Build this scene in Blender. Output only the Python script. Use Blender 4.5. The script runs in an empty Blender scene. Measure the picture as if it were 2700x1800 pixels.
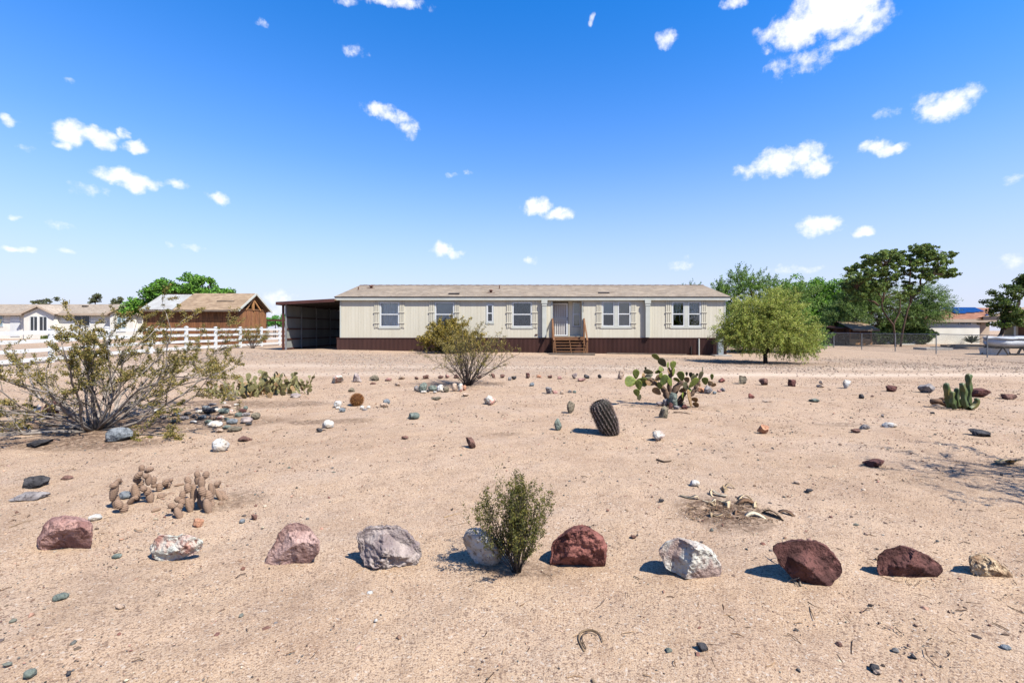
import bpy, bmesh, math, random
import numpy as np
from mathutils import Vector, Matrix, Euler

rng = np.random.default_rng(11)
random.seed(11)
scene = bpy.context.scene
COL = scene.collection
PI = math.pi
rad = math.radians

# ------------------------------------------------------------------ camera
EYE = 1.45            # eye height above the yard, metres
FPX, CX, CY = 1200.0, 1386.0, 868.0   # focal length and principal point of the 2700 px wide photograph
cam_d = bpy.data.cameras.new('camera')
cam_d.sensor_width = 36.0
cam_d.lens = 36.0 * FPX / 2700.0
cam_d.shift_x = (1350.0 - CX) / 2700.0
cam_d.shift_y = (CY - 900.0) / 2700.0
cam_d.clip_start = 0.05
cam_d.clip_end = 3000
cam = bpy.data.objects.new('camera', cam_d)
cam.location = (0, 0, EYE)
cam.rotation_euler = (PI / 2, 0, 0)
COL.objects.link(cam)
scene.camera = cam

# ------------------------------------------------------------------ light, exposure
SUN_TRAVEL = Vector((-0.62, 0.50, -1.0)).normalized()
sun_d = bpy.data.lights.new('sun', 'SUN')
sun_d.energy = 5.0
sun_d.angle = rad(0.5)
sun_d.color = (1.0, 0.95, 0.865)
sun = bpy.data.objects.new('sun', sun_d)
sun.rotation_euler = SUN_TRAVEL.to_track_quat('-Z', 'Y').to_euler()
sun.location = (20, -12, 30)
COL.objects.link(sun)
SUN_EL = math.asin(-SUN_TRAVEL.z)
SUN_AZ = math.atan2(-SUN_TRAVEL.x, -SUN_TRAVEL.y)     # clockwise from +Y

vs = scene.view_settings
vs.view_transform = 'Standard'
vs.look = 'None'
vs.gamma = 1.0
vs.exposure = 1.28
vs.use_curve_mapping = False

world = bpy.data.worlds.new('World')
scene.world = world
world.use_nodes = True
SKY_STRENGTH = 0.095

# clouds: azimuth/elevation of each puff, half sizes in degrees, weight
def az_el(px, py):
    dx, dz = (px - CX), (CY - py)
    return math.degrees(math.atan2(dx, FPX)), math.degrees(math.atan2(dz, math.hypot(dx, FPX)))

CLOUDS = []
def cloud(px, py, hw, hh, wgt=1.0):
    a, e = az_el(px, py)
    a1, e1 = az_el(px + hw, py)
    a2, e2 = az_el(px, py - hh)
    CLOUDS.append((a, e, abs(a1 - a), abs(e2 - e), wgt))
for c in [(2205, 15, 130, 75, 1.25), (2110, 75, 90, 50, 1.05), (2280, 60, 70, 45, .9), (2040, 90, 45, 25, .75), (2230, 115, 60, 20, .6),
          (2135, 160, 75, 26, .5), (2045, 185, 28, 25, .45), (1935, 5, 40, 16, .7),
          (2515, 268, 70, 32, .95), (2470, 290, 60, 30, .9), (2440, 268, 40, 22, .5),
          (2060, 425, 80, 36, 1.0), (2110, 412, 60, 32, .95), (2155, 440, 42, 26, .95), (1975, 450, 42, 18, .6),
          (2310, 384, 45, 20, .95), (2350, 397, 42, 15, .8), (2345, 297, 30, 12, .35),
          (2160, 596, 58, 22, 1.0), (2278, 609, 32, 17, .95), (1418, 545, 40, 22, .95), (1470, 563, 45, 17, .85),
          (1165, 657, 28, 20, .95), (1195, 670, 30, 12, .75), (1000, 288, 45, 15, .75), (1040, 308, 42, 17, .85), (1078, 338, 30, 20, .7),
          (190, 352, 45, 34, 1.05), (255, 362, 55, 24, 1.0), (315, 345, 18, 18, .8), (170, 385, 25, 12, .7), (355, 388, 32, 16, .95),
          (315, 465, 58, 24, 1.05), (375, 480, 45, 18, .9), (350, 490, 45, 14, .9), (470, 487, 32, 12, .6), (580, 524, 30, 15, .7),
          (235, 500, 40, 12, .3), (1757, 106, 26, 24, .75), (1558, 53, 10, 16, .65), (1030, 0, 90, 18, .8), (915, 0, 28, 14, .6),
          (22, 313, 24, 12, .6), (35, 657, 36, 8, .7), (70, 655, 22, 8, .65), (180, 667, 18, 7, .5), (75, 392, 18, 9, .3), (930, 138, 28, 14, .4),
          (690, 63, 16, 9, .35), (190, 210, 20, 7, .35), (515, 655, 25, 7, .4), (455, 648, 16, 7, .3), (1400, 686, 22, 10, .4), (1795, 696, 35, 12, .35),
          (2090, 712, 80, 10, .32), (2670, 468, 30, 14, .45), (2670, 690, 40, 18, .3), (1185, 458, 20, 6, .35), (1230, 460, 16, 6, .3),
          (30, 570, 14, 7, .4), (155, 592, 30, 14, .25), (735, 790, 40, 26, .6), (700, 818, 60, 18, .4)]:
    cloud(*c)
_r = random.Random(5)
for k in range(18):      # the same fair weather puffs go on round the rest of the sky
    a = _r.uniform(58, 302)
    e = _r.uniform(4, 58)
    w = _r.uniform(1.2, 4.0)
    CLOUDS.append((a if a < 180 else a - 360, e, w, w * _r.uniform(.3, .5), _r.uniform(.6, 1.0)))

def build_world():
    nt = world.node_tree
    nt.nodes.clear()
    N, L = nt.nodes.new, nt.links.new
    out = N('ShaderNodeOutputWorld')
    bg = N('ShaderNodeBackground')
    bg.inputs['Strength'].default_value = SKY_STRENGTH
    L(bg.outputs[0], out.inputs[0])
    sky = N('ShaderNodeTexSky')
    sky.sky_type = 'NISHITA'
    sky.sun_disc = False
    sky.sun_elevation = SUN_EL
    sky.sun_rotation = SUN_AZ
    sky.altitude = 300
    sky.air_density = 1.0
    sky.dust_density = 0.35
    sky.ozone_density = 4.0
    hs = N('ShaderNodeHueSaturation')
    hs.inputs['Saturation'].default_value = 1.46
    hs.inputs['Value'].default_value = 1.25
    hs.inputs['Hue'].default_value = .507
    L(sky.outputs[0], hs.inputs['Color'])
    tc = N('ShaderNodeTexCoord')
    sep = N('ShaderNodeSeparateXYZ')
    L(tc.outputs['Generated'], sep.inputs[0])
    def M(op, a, b=None, c=None, clamp=False):
        n = N('ShaderNodeMath'); n.operation = op; n.use_clamp = clamp
        for i, x in enumerate((a, b, c)):
            if x is None: continue
            if isinstance(x, (int, float)): n.inputs[i].default_value = x
            else: L(x, n.inputs[i])
        return n.outputs[0]
    # pale summer haze thickening evenly towards the horizon all round
    hz_ = M('EXPONENT', M('MULTIPLY', M('POWER', M('MULTIPLY', M('MAXIMUM', sep.outputs[2], 0.0), 1 / .29), 1.7), -1.0))
    hm = N('ShaderNodeMix'); hm.data_type = 'RGBA'
    L(M('MULTIPLY', hz_, .94), hm.inputs['Factor']); L(hs.outputs[0], hm.inputs['A']); hm.inputs['B'].default_value = (3.0, 3.1, 3.95, 1)
    az = M('MULTIPLY', M('ARCTAN2', sep.outputs[0], sep.outputs[1]), 180 / PI)
    el = M('MULTIPLY', M('ARCSINE', sep.outputs[2]), 180 / PI)
    cmb = N('ShaderNodeCombineXYZ')
    L(az, cmb.inputs[0]); L(el, cmb.inputs[1])
    warp = N('ShaderNodeTexNoise'); warp.inputs['Scale'].default_value = .55; warp.inputs['Detail'].default_value = 5
    L(cmb.outputs[0], warp.inputs['Vector'])
    wv = N('ShaderNodeVectorMath'); wv.operation = 'MULTIPLY_ADD'
    L(warp.outputs['Color'], wv.inputs[0]); wv.inputs[1].default_value = (2.2, 1.5, 0); 
    off = N('ShaderNodeVectorMath'); off.operation = 'ADD'; L(cmb.outputs[0], off.inputs[0]); off.inputs[1].default_value = (-1.1, -.75, 0)
    L(off.outputs[0], wv.inputs[2])
    m = None
    for (a, e, w, h, g) in CLOUDS:
        s = N('ShaderNodeVectorMath'); s.operation = 'SUBTRACT'
        L(wv.outputs[0], s.inputs[0]); s.inputs[1].default_value = (a, e, 0)
        q = N('ShaderNodeVectorMath'); q.operation = 'MULTIPLY'
        L(s.outputs[0], q.inputs[0]); q.inputs[1].default_value = (1 / (w * 1.25), 1 / (h * 1.3), 0)
        d = N('ShaderNodeVectorMath'); d.operation = 'DOT_PRODUCT'
        L(q.outputs[0], d.inputs[0]); L(q.outputs[0], d.inputs[1])
        v = M('MULTIPLY_ADD', d.outputs['Value'], -g, g)
        m = v if m is None else M('SMOOTH_MAX', m, v, .12)
    n2 = N('ShaderNodeTexNoise'); n2.inputs['Scale'].default_value = .9; n2.inputs['Detail'].default_value = 8; n2.inputs['Roughness'].default_value = .62
    L(cmb.outputs[0], n2.inputs['Vector'])
    dens = M('ADD', m, M('MULTIPLY_ADD', n2.outputs['Fac'], 1.9, -1.05))
    mr = N('ShaderNodeMapRange'); mr.interpolation_type = 'SMOOTHSTEP'
    mr.inputs['From Min'].default_value = -.12; mr.inputs['From Max'].default_value = 1.02
    L(dens, mr.inputs['Value'])
    mix = N('ShaderNodeMix'); mix.data_type = 'RGBA'
    L(mr.outputs[0], mix.inputs['Factor'])
    L(hm.outputs['Result'], mix.inputs['A'])
    mix.inputs['B'].default_value = (5.0, 5.05, 5.2, 1)
    L(mix.outputs['Result'], bg.inputs['Color'])
build_world()

ALB = 0.53      # overall reflectance of painted and mineral surfaces

# ------------------------------------------------------------------ helpers
def S(r, g, b):
    f = lambda c: (c / 255 / 12.92) if c / 255 <= .04045 else ((c / 255 + .055) / 1.055) ** 2.4
    return (f(r), f(g), f(b))

def _hash(ix, iy, iz, seed):
    h = (ix * 374761393 + iy * 668265263 + iz * 2147483647 + seed * 1274126177) & 0xFFFFFFFF
    h = ((h ^ (h >> 13)) * 1274126177) & 0xFFFFFFFF
    h = h ^ (h >> 16)
    return (h & 0xFFFF) / 65535.0

def vnoise(p, seed=0):
    """value noise in -1..1 for an (n,3) array"""
    p = np.asarray(p, float)
    i = np.floor(p).astype(np.int64)
    f = p - i
    f = f * f * (3 - 2 * f)
    r = 0
    for dx in (0, 1):
        wx = f[:, 0] if dx else 1 - f[:, 0]
        for dy in (0, 1):
            wy = f[:, 1] if dy else 1 - f[:, 1]
            for dz in (0, 1):
                wz = f[:, 2] if dz else 1 - f[:, 2]
                r = r + wx * wy * wz * _hash(i[:, 0] + dx, i[:, 1] + dy, i[:, 2] + dz, seed)
    return r * 2 - 1

def fbm(p, seed=0, oct=4, gain=.5):
    a, t, q = 1.0, 0, np.asarray(p, float)
    for o in range(oct):
        t = t + a * vnoise(q, seed + o * 17)
        q = q * 2.03 + 11.3
        a *= gain
    return t

def sstep(a, b, x):
    t = np.clip((np.asarray(x, float) - a) / (b - a), 0, 1)
    return t * t * (3 - 2 * t)

def gz(x, y):
    """height of the ground"""
    x = np.atleast_1d(np.asarray(x, float)); y = np.atleast_1d(np.asarray(y, float))
    xc = np.clip(x, -12, 12)
    z = (0.03 - 0.0146 * (xc - .45)) * sstep(11, 25, y)
    z = z + np.where(x > 12, np.minimum((x - 12) * .008, .1), 0) * sstep(14, 30, y)
    far = 1 - .7 * sstep(20, 60, y)
    p = np.stack([x, y, 0 * x], -1)
    z = z + (.022 * vnoise(p * .55, 3) + .010 * vnoise(p * 1.9, 4)) * far * sstep(0, 2.2, y + 0 * x)
    return z

def G(px, py):
    """the point of the ground seen at a pixel of the photograph"""
    k = (py - CY) / FPX
    Y = EYE / k
    for _ in range(25):
        x = (px - CX) / FPX * Y
        Y = .5 * Y + .5 * (EYE - float(gz(x, Y)[0])) / k
    x = (px - CX) / FPX * Y
    return Vector((x, Y, float(gz(x, Y)[0])))

def XP(px, Y): return (px - CX) / FPX * Y
def ZP(py, Y): return EYE - (py - CY) / FPX * Y

class MB:
    def __init__(s):
        s.v, s.f, s.c, s.n = [], {}, [], 0
    def add(s, v, f, col=None):
        v = np.asarray(v, float).reshape(-1, 3)
        f = np.asarray(f, np.int64)
        s.f.setdefault(f.shape[1], []).append(f + s.n)
        s.v.append(v); s.n += len(v)
        if col is None: col = (1, 1, 1)
        c = np.asarray(col, float)
        if c.ndim == 1: c = np.tile(c, (len(v), 1))
        s.c.append(c)
    def box(s, x0, x1, y0, y1, z0, z1, col=None):
        v = [(x0, y0, z0), (x1, y0, z0), (x1, y1, z0), (x0, y1, z0), (x0, y0, z1), (x1, y0, z1), (x1, y1, z1), (x0, y1, z1)]
        s.add(v, [(0, 3, 2, 1), (4, 5, 6, 7), (0, 1, 5, 4), (1, 2, 6, 5), (2, 3, 7, 6), (3, 0, 4, 7)], col)
    def beam(s, a, b, w, h, up=(0, 0, 1), col=None):
        a, b = np.asarray(a, float), np.asarray(b, float)
        d = b - a; d /= np.linalg.norm(d)
        u = np.cross(d, up); u /= np.linalg.norm(u)
        t = np.cross(u, d)
        v = []
        for p in (a, b):
            for (i, j) in ((-1, -1), (1, -1), (1, 1), (-1, 1)):
                v.append(p + u * i * w / 2 + t * j * h / 2)
        s.add(v, [(0, 1, 2, 3), (7, 6, 5, 4), (0, 4, 5, 1), (1, 5, 6, 2), (2, 6, 7, 3), (3, 7, 4, 0)], col)
    def prism(s, poly, axis, a, b, col=None):
        """extrude a polygon given as (u,v) pairs; axis 'x': (y,z), 'y': (x,z), 'z': (x,y)"""
        n = len(poly)
        def P(u, v, w): return {'x': (w, u, v), 'y': (u, w, v), 'z': (u, v, w)}[axis]
        v = [P(u, w, a) for (u, w) in poly] + [P(u, w, b) for (u, w) in poly]
        s.add(v, [(i, (i + 1) % n, n + (i + 1) % n, n + i) for i in range(n)], col)
        base = s.n - 2 * n
        s.f.setdefault(n, []).append(np.array([[base + i for i in range(n)][::-1]]))
        s.f.setdefault(n, []).append(np.array([[base + n + i for i in range(n)]]))
    def tube(s, pts, rr, n=5, col=None, cap=True):
        pts = np.asarray(pts, float); m = len(pts)
        rr = np.broadcast_to(np.asarray(rr, float), (m,))
        d = np.gradient(pts, axis=0)
        d /= np.linalg.norm(d, axis=1)[:, None] + 1e-9
        ref = np.array([.31, .77, .2]) if abs(d[0][2]) > .8 else np.array([0, 0, 1.])
        u = np.cross(d, ref); u /= np.linalg.norm(u, axis=1)[:, None] + 1e-9
        w = np.cross(d, u)
        a = np.arange(n) * 2 * PI / n
        v = pts[:, None] + rr[:, None, None] * (np.cos(a)[None, :, None] * u[:, None] + np.sin(a)[None, :, None] * w[:, None])
        v = v.reshape(-1, 3)
        i = np.arange(m - 1)[:, None] * n; j = np.arange(n)[None]; k = (j + 1) % n
        f = np.stack([i + j, i + k, i + n + k, i + n + j], -1).reshape(-1, 4)
        s.add(v, f, col)
        if cap and n <= 8:
            b = s.n - len(v)
            s.f.setdefault(n, []).append(np.array([[b + q for q in range(n)][::-1], [b + (m - 1) * n + q for q in range(n)]]))
    def mesh(s, name, smooth=False, off=None):
        me = bpy.data.meshes.new(name)
        v = np.concatenate(s.v)
        if off is not None: v = v - np.asarray(off, float)
        c = np.concatenate(s.c)
        me.vertices.add(len(v)); me.vertices.foreach_set('co', v.ravel().astype(np.float32))
        loops, tot = [], []
        for k, l in s.f.items():
            a = np.concatenate(l); loops.append(a.ravel()); tot.append(np.full(len(a), k))
        loops = np.concatenate(loops); tot = np.concatenate(tot)
        me.loops.add(len(loops)); me.loops.foreach_set('vertex_index', loops.astype(np.int32))
        me.polygons.add(len(tot)); me.polygons.foreach_set('loop_start', (np.cumsum(tot) - tot).astype(np.int32))
        me.polygons.foreach_set('use_smooth', np.full(len(tot), smooth, bool))
        at = me.attributes.new('Col', 'FLOAT_COLOR', 'POINT')
        at.data.foreach_set('color', np.concatenate([c, np.ones((len(c), 1))], 1).ravel().astype(np.float32))
        me.update(calc_edges=True)
        return me

def link(o, parent=None, inverse=True):
    COL.objects.link(o)
    if parent is not None:
        o.parent = parent
        if inverse:
            t = parent.location.copy()
            o.matrix_parent_inverse = Matrix.Translation(-t)
    return o
def tag(o, label=None, cat=None, group=None, kind=None):
    if label: o['label'] = label
    if cat: o['category'] = cat
    if group: o['group'] = group
    if kind: o['kind'] = kind
    return o
def thing(name, label, cat, loc=(0, 0, 0), group=None):
    o = bpy.data.objects.new(name, None)
    o.empty_display_size = .2
    o.location = loc
    link(o)
    return tag(o, label, cat, group)
def part(name, mb, mat, parent, smooth=False, label=None, kind=None):
    """a mesh given in world coordinates as a part of parent; its own location stays zero"""
    me = mb if isinstance(mb, bpy.types.Mesh) else mb.mesh(name, smooth)
    if not me.materials: me.materials.append(mat)
    o = bpy.data.objects.new(name, me)
    link(o, parent)
    return tag(o, label=label, kind=kind)
def single(name, mb, mat, loc, label=None, cat=None, group=None, kind=None, smooth=False):
    me = mb.mesh(name, smooth, off=loc)
    me.materials.append(mat)
    o = bpy.data.objects.new(name, me)
    o.location = loc
    link(o)
    return tag(o, label, cat, group, kind)

# ------------------------------------------------------------------ materials
MATS = {}
def pmat(name, c1, c2=None, scale=4.0, rough=.8, bump=0.0, bscale=40.0, spec=.3, attr=False, metal=0.0, detail=6.0, stretch=None, translucent=0.0, c3=None, s3=30.0, lo=.35, hi=.65, bdist=.01, alb=None):
    if name in MATS: return MATS[name]
    k_ = alb or ALB
    c1, c2, c3 = (tuple(x * k_ for x in c) if c else c for c in (c1, c2, c3))
    m = bpy.data.materials.new(name); m.use_nodes = True
    nt = m.node_tree; nt.nodes.clear(); N, L = nt.nodes.new, nt.links.new
    out = N('ShaderNodeOutputMaterial'); b = N('ShaderNodeBsdfPrincipled')
    b.inputs['Roughness'].default_value = rough
    b.inputs['Specular IOR Level'].default_value = spec
    b.inputs['Metallic'].default_value = metal
    tc = N('ShaderNodeTexCoord'); vec = tc.outputs['Object']
    if stretch:
        mp = N('ShaderNodeMapping'); mp.inputs['Scale'].default_value = stretch; L(vec, mp.inputs[0]); vec = mp.outputs[0]
    col = None
    def rgb(c):
        n = N('ShaderNodeRGB'); n.outputs[0].default_value = (*c, 1); return n.outputs[0]
    def mixc(fac, a, bb, mode='MIX'):
        n = N('ShaderNodeMix'); n.data_type = 'RGBA'; n.blend_type = mode
        if isinstance(fac, float): n.inputs['Factor'].default_value = fac
        else: L(fac, n.inputs['Factor'])
        L(a, n.inputs['A']); L(bb, n.inputs['B']); return n.outputs['Result']
    def noise(sc, lo, hi, det=detail):
        n = N('ShaderNodeTexNoise'); n.inputs['Scale'].default_value = sc; n.inputs['Detail'].default_value = det
        L(vec, n.inputs['Vector'])
        r = N('ShaderNodeMapRange'); r.inputs['From Min'].default_value = lo; r.inputs['From Max'].default_value = hi
        L(n.outputs['Fac'], r.inputs['Value']); return r.outputs[0]
    col = rgb(c1)
    if c2: col = mixc(noise(scale, lo, hi), col, rgb(c2))
    if c3: col = mixc(noise(s3, .55, .68, 3), col, rgb(c3))
    if attr:
        a = N('ShaderNodeAttribute'); a.attribute_name = 'Col'
        col = mixc(1.0, col, a.outputs['Color'], 'MULTIPLY')
    L(col, b.inputs['Base Color'])
    if bump:
        n = N('ShaderNodeTexNoise'); n.inputs['Scale'].default_value = bscale; n.inputs['Detail'].default_value = 8; n.inputs['Roughness'].default_value = .6
        L(vec, n.inputs['Vector'])
        bp = N('ShaderNodeBump'); bp.inputs['Strength'].default_value = bump; bp.inputs['Distance'].default_value = bdist
        L(n.outputs['Fac'], bp.inputs['Height']); L(bp.outputs[0], b.inputs['Normal'])
    sh = b.outputs[0]
    if translucent:
        t = N('ShaderNodeBsdfTranslucent'); L(col, t.inputs['Color'])
        ms = N('ShaderNodeMixShader'); ms.inputs[0].default_value = translucent
        L(b.outputs[0], ms.inputs[1]); L(t.outputs[0], ms.inputs[2]); sh = ms.outputs[0]
    L(sh, out.inputs[0])
    MATS[name] = m
    return m

def glass_mat():
    m = bpy.data.materials.new('window_glass'); m.use_nodes = True
    nt = m.node_tree; nt.nodes.clear(); N, L = nt.nodes.new, nt.links.new
    out = N('ShaderNodeOutputMaterial'); g = N('ShaderNodeBsdfGlossy'); g.inputs['Roughness'].default_value = .02
    t = N('ShaderNodeBsdfTransparent'); t.inputs[0].default_value = (.95, .97, .98, 1)
    fr = N('ShaderNodeFresnel'); fr.inputs[0].default_value = 1.75
    ms = N('ShaderNodeMixShader'); L(fr.outputs[0], ms.inputs[0]); L(t.outputs[0], ms.inputs[1]); L(g.outputs[0], ms.inputs[2])
    L(ms.outputs[0], out.inputs[0])
    return m
GLASS = glass_mat()

def ground_mat():
    m = bpy.data.materials.new('desert_sand'); m.use_nodes = True
    nt = m.node_tree; nt.nodes.clear(); N, L = nt.nodes.new, nt.links.new
    out = N('ShaderNodeOutputMaterial'); b = N('ShaderNodeBsdfPrincipled')
    b.inputs['Roughness'].default_value = .95; b.inputs['Specular IOR Level'].default_value = .12
    tc = N('ShaderNodeTexCoord'); vec = tc.outputs['Object']
    def noise(sc, lo, hi, det=6, rough=.55):
        n = N('ShaderNodeTexNoise'); n.inputs['Scale'].default_value = sc; n.inputs['Detail'].default_value = det; n.inputs['Roughness'].default_value = rough
        L(vec, n.inputs['Vector'])
        r = N('ShaderNodeMapRange'); r.inputs['From Min'].default_value = lo; r.inputs['From Max'].default_value = hi
        L(n.outputs['Fac'], r.inputs['Value']); return r.outputs[0]
    def mixc(fac, a, c, mode='MIX'):
        n = N('ShaderNodeMix'); n.data_type = 'RGBA'; n.blend_type = mode; n.clamp_factor = True
        if isinstance(fac, (int, float)): n.inputs['Factor'].default_value = fac
        else: L(fac, n.inputs['Factor'])
        for s, x in (('A', a), ('B', c)):
            if isinstance(x, tuple): n.inputs[s].default_value = (*(v * ALB for v in x), 1)
            else: L(x, n.inputs[s])
        return n.outputs['Result']
    def mul(a, k):
        n = N('ShaderNodeMath'); n.operation = 'MULTIPLY'; L(a, n.inputs[0])
        if isinstance(k, (int, float)): n.inputs[1].default_value = k
        else: L(k, n.inputs[1])
        return n.outputs[0]
    at = N('ShaderNodeAttribute'); at.attribute_name = 'Col'
    sp = N('ShaderNodeSeparateColor'); L(at.outputs['Color'], sp.inputs[0])
    c = mixc(noise(.45, .35, .68, 4), (.68, .495, .33), (.56, .39, .245))
    c = mixc(noise(2.3, .42, .7, 4), c, (.60, .435, .30))
    c = mixc(mul(noise(7.0, .50, .72, 5), .6), c, (.37, .24, .15))
    c = mixc(mul(noise(1.1, .50, .70, 5), .6), c, (.41, .27, .17))
    c = mixc(mul(noise(.8, .52, .66, 5), .55), c, (.66, .51, .38))
    # coarse grains, light and dark
    c = mixc(mul(noise(140, .55, .63, 2), .7), c, (.72, .58, .45))
    c = mixc(mul(noise(125, .55, .62, 2), .8), c, (.22, .135, .09))
    c = mixc(mul(noise(62, .58, .63, 2), .75), c, (.20, .13, .095))
    c = mixc(mul(noise(48, .64, .68, 2), .7), c, (.72, .63, .53))
    c = mixc(mul(noise(300, .50, .62, 1), .45), c, (.30, .19, .13))
    # gravel of the drive, wheel track, leaf litter with one painted shadow patch
    grav = mixc(noise(16, .35, .62, 5, .7), (.49, .38, .285), (.32, .245, .185))
    c = mixc(mul(sp.outputs[0], noise(1.6, .25, .6)), c, grav)
    c = mixc(mul(sp.outputs[1], .9), c, (.70, .56, .43))
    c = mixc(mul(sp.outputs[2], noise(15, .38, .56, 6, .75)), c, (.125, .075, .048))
    L(c, b.inputs['Base Color'])
    h1 = N('ShaderNodeTexNoise'); h1.inputs['Scale'].default_value = 16; h1.inputs['Detail'].default_value = 6; h1.inputs['Roughness'].default_value = .8
    L(vec, h1.inputs['Vector'])
    bp = N('ShaderNodeBump'); bp.inputs['Strength'].default_value = .6; bp.inputs['Distance'].default_value = .03
    L(h1.outputs['Fac'], bp.inputs['Height']); L(bp.outputs[0], b.inputs['Normal'])
    L(b.outputs[0], out.inputs[0])
    return m

LEAF = lambda name, tr=.35: pmat(name, (1, 1, 1), rough=.6, spec=.25, attr=True, translucent=tr, alb=.70)

# ------------------------------------------------------------------ ground
def grad_axis(lo, hi, dense_lo, dense_hi, step, grow=1.12):
    a = list(np.arange(dense_lo, dense_hi + 1e-6, step))
    s = step; x = a[-1]
    while x < hi: s *= grow; x += s; a.append(x)
    s = step; x = a[0]; pre = []
    while x > lo: s *= grow; x -= s; pre.append(x)
    return np.array(pre[::-1] + a)

LITTER_SHADE = []     # (x, y, rx, ry, strength) of leaf litter, plus one painted shadow patch
def litter(px, py, rx, ry, s): p = G(px, py); LITTER_SHADE.append((p.x, p.y, rx, ry, s))
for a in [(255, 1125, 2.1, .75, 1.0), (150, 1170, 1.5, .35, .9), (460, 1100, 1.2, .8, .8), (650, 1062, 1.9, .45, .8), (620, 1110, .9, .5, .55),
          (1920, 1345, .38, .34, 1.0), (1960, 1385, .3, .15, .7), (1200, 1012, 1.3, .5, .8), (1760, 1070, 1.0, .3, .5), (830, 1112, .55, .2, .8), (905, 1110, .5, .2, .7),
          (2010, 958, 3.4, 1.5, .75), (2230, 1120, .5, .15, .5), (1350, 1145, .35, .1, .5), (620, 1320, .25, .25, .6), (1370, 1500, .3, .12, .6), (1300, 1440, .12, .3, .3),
          (2560, 1255, .8, .7, .35), (1145, 935, 1.2, .9, .7), (2330, 912, 5, 2.0, .7), (120, 1090, .9, .5, .6), (2500, 922, 3, 2.5, .35), (300, 1560, .5, .3, .15)]:  # first entry paints extra shade on sand where the right-hand bush's shadow falls
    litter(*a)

def build_ground():
    xs = grad_axis(-420, 420, -8, 8, .055)
    ys = grad_axis(-40, 620, 1.0, 10.0, .055)
    X, Y = np.meshgrid(xs, ys)
    x, y = X.ravel(), Y.ravel()
    z = gz(x, y)
    p = np.stack([x, y, 0 * x], -1)
    near = 1 - sstep(9, 16, y)
    z = z + near * (.009 * vnoise(p * 4.5, 21) + .006 * vnoise(p * 11, 22))
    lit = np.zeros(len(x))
    for (cx, cy, rx, ry, s) in LITTER_SHADE:
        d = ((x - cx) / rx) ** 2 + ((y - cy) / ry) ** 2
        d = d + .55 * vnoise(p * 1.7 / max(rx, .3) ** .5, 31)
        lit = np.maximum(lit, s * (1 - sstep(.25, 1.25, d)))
    # the drive crosses between the stone row and the house
    yw = y + .35 * vnoise(p * .25, 41) - .02 * x
    grav = sstep(13.6, 15.2, yw) * (1 - sstep(23.2, 25.0, yw)) * (.45 + .55 * sstep(-.4, .3, vnoise(p * .3, 42) + .3 * np.sin(yw * 1.15)))
    grav = np.maximum(grav, .45 * sstep(17, 20, y) * (1 - sstep(30, 40, y)) * sstep(8, 12, np.abs(x)))
    grav = grav * (1 - sstep(60, 90, y))
    trk = np.exp(-((yw - 14.3) / .65) ** 2) * sstep(1.0, 4.0, x) + .7 * np.exp(-((yw - 14.6) / .5) ** 2) * (1 - sstep(-6, 2, x)) + .6 * np.exp(-((yw - 17.2) / .7) ** 2)
    nx, ny = len(xs), len(ys)
    i = np.arange(ny - 1)[:, None] * nx; j = np.arange(nx - 1)[None]
    f = np.stack([i + j, i + j + 1, i + nx + j + 1, i + nx + j], -1).reshape(-1, 4)
    mb = MB()
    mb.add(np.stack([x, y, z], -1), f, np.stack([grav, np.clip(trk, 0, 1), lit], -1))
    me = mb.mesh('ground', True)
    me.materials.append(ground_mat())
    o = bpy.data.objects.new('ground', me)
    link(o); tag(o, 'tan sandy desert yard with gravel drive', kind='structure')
build_ground()

# ------------------------------------------------------------------ rocks
def icosphere(level):
    t = (1 + 5 ** .5) / 2
    v = [(-1, t, 0), (1, t, 0), (-1, -t, 0), (1, -t, 0), (0, -1, t), (0, 1, t), (0, -1, -t), (0, 1, -t), (t, 0, -1), (t, 0, 1), (-t, 0, -1), (-t, 0, 1)]
    f = [(0, 11, 5), (0, 5, 1), (0, 1, 7), (0, 7, 10), (0, 10, 11), (1, 5, 9), (5, 11, 4), (11, 10, 2), (10, 7, 6), (7, 1, 8),
         (3, 9, 4), (3, 4, 2), (3, 2, 6), (3, 6, 8), (3, 8, 9), (4, 9, 5), (2, 4, 11), (6, 2, 10), (8, 6, 7), (9, 8, 1)]
    v = [np.array(a) / np.linalg.norm(a) for a in v]
    for _ in range(level):
        cache, nf = {}, []
        def mid(a, b):
            k = (min(a, b), max(a, b))
            if k not in cache:
                m = v[a] + v[b]; v.append(m / np.linalg.norm(m)); cache[k] = len(v) - 1
            return cache[k]
        for a, b, c in f:
            ab, bc, ca = mid(a, b), mid(b, c), mid(c, a)
            nf += [(a, ab, ca), (b, bc, ab), (c, ca, bc), (ab, bc, ca)]
        f = nf
    return np.array(v), np.array(f)
ICO = {l: icosphere(l) for l in (0, 1, 2, 3, 4, 5)}

def unit_rock(level, seed, blocky=2.6, planes=9, cut=(.62, .88), rough=.07):
    r = np.random.default_rng(seed)
    v, f = ICO[level]
    p = v / (np.abs(v) ** blocky).sum(1)[:, None] ** (1 / blocky)
    for k in range(planes):
        n = r.normal(size=3); n /= np.linalg.norm(n)
        d = r.uniform(*cut)
        e = np.maximum(0, p @ n - d)
        p = p - e[:, None] * n * .93
    ln = np.linalg.norm(p, axis=1)[:, None]
    p = p * (1 + rough * fbm(v * 2.1 + seed * 3.1, seed, 5, .55)[:, None] + .35 * rough * fbm(v * 7 + seed, seed + 5, 3, .6)[:, None])
    return p, f

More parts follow.
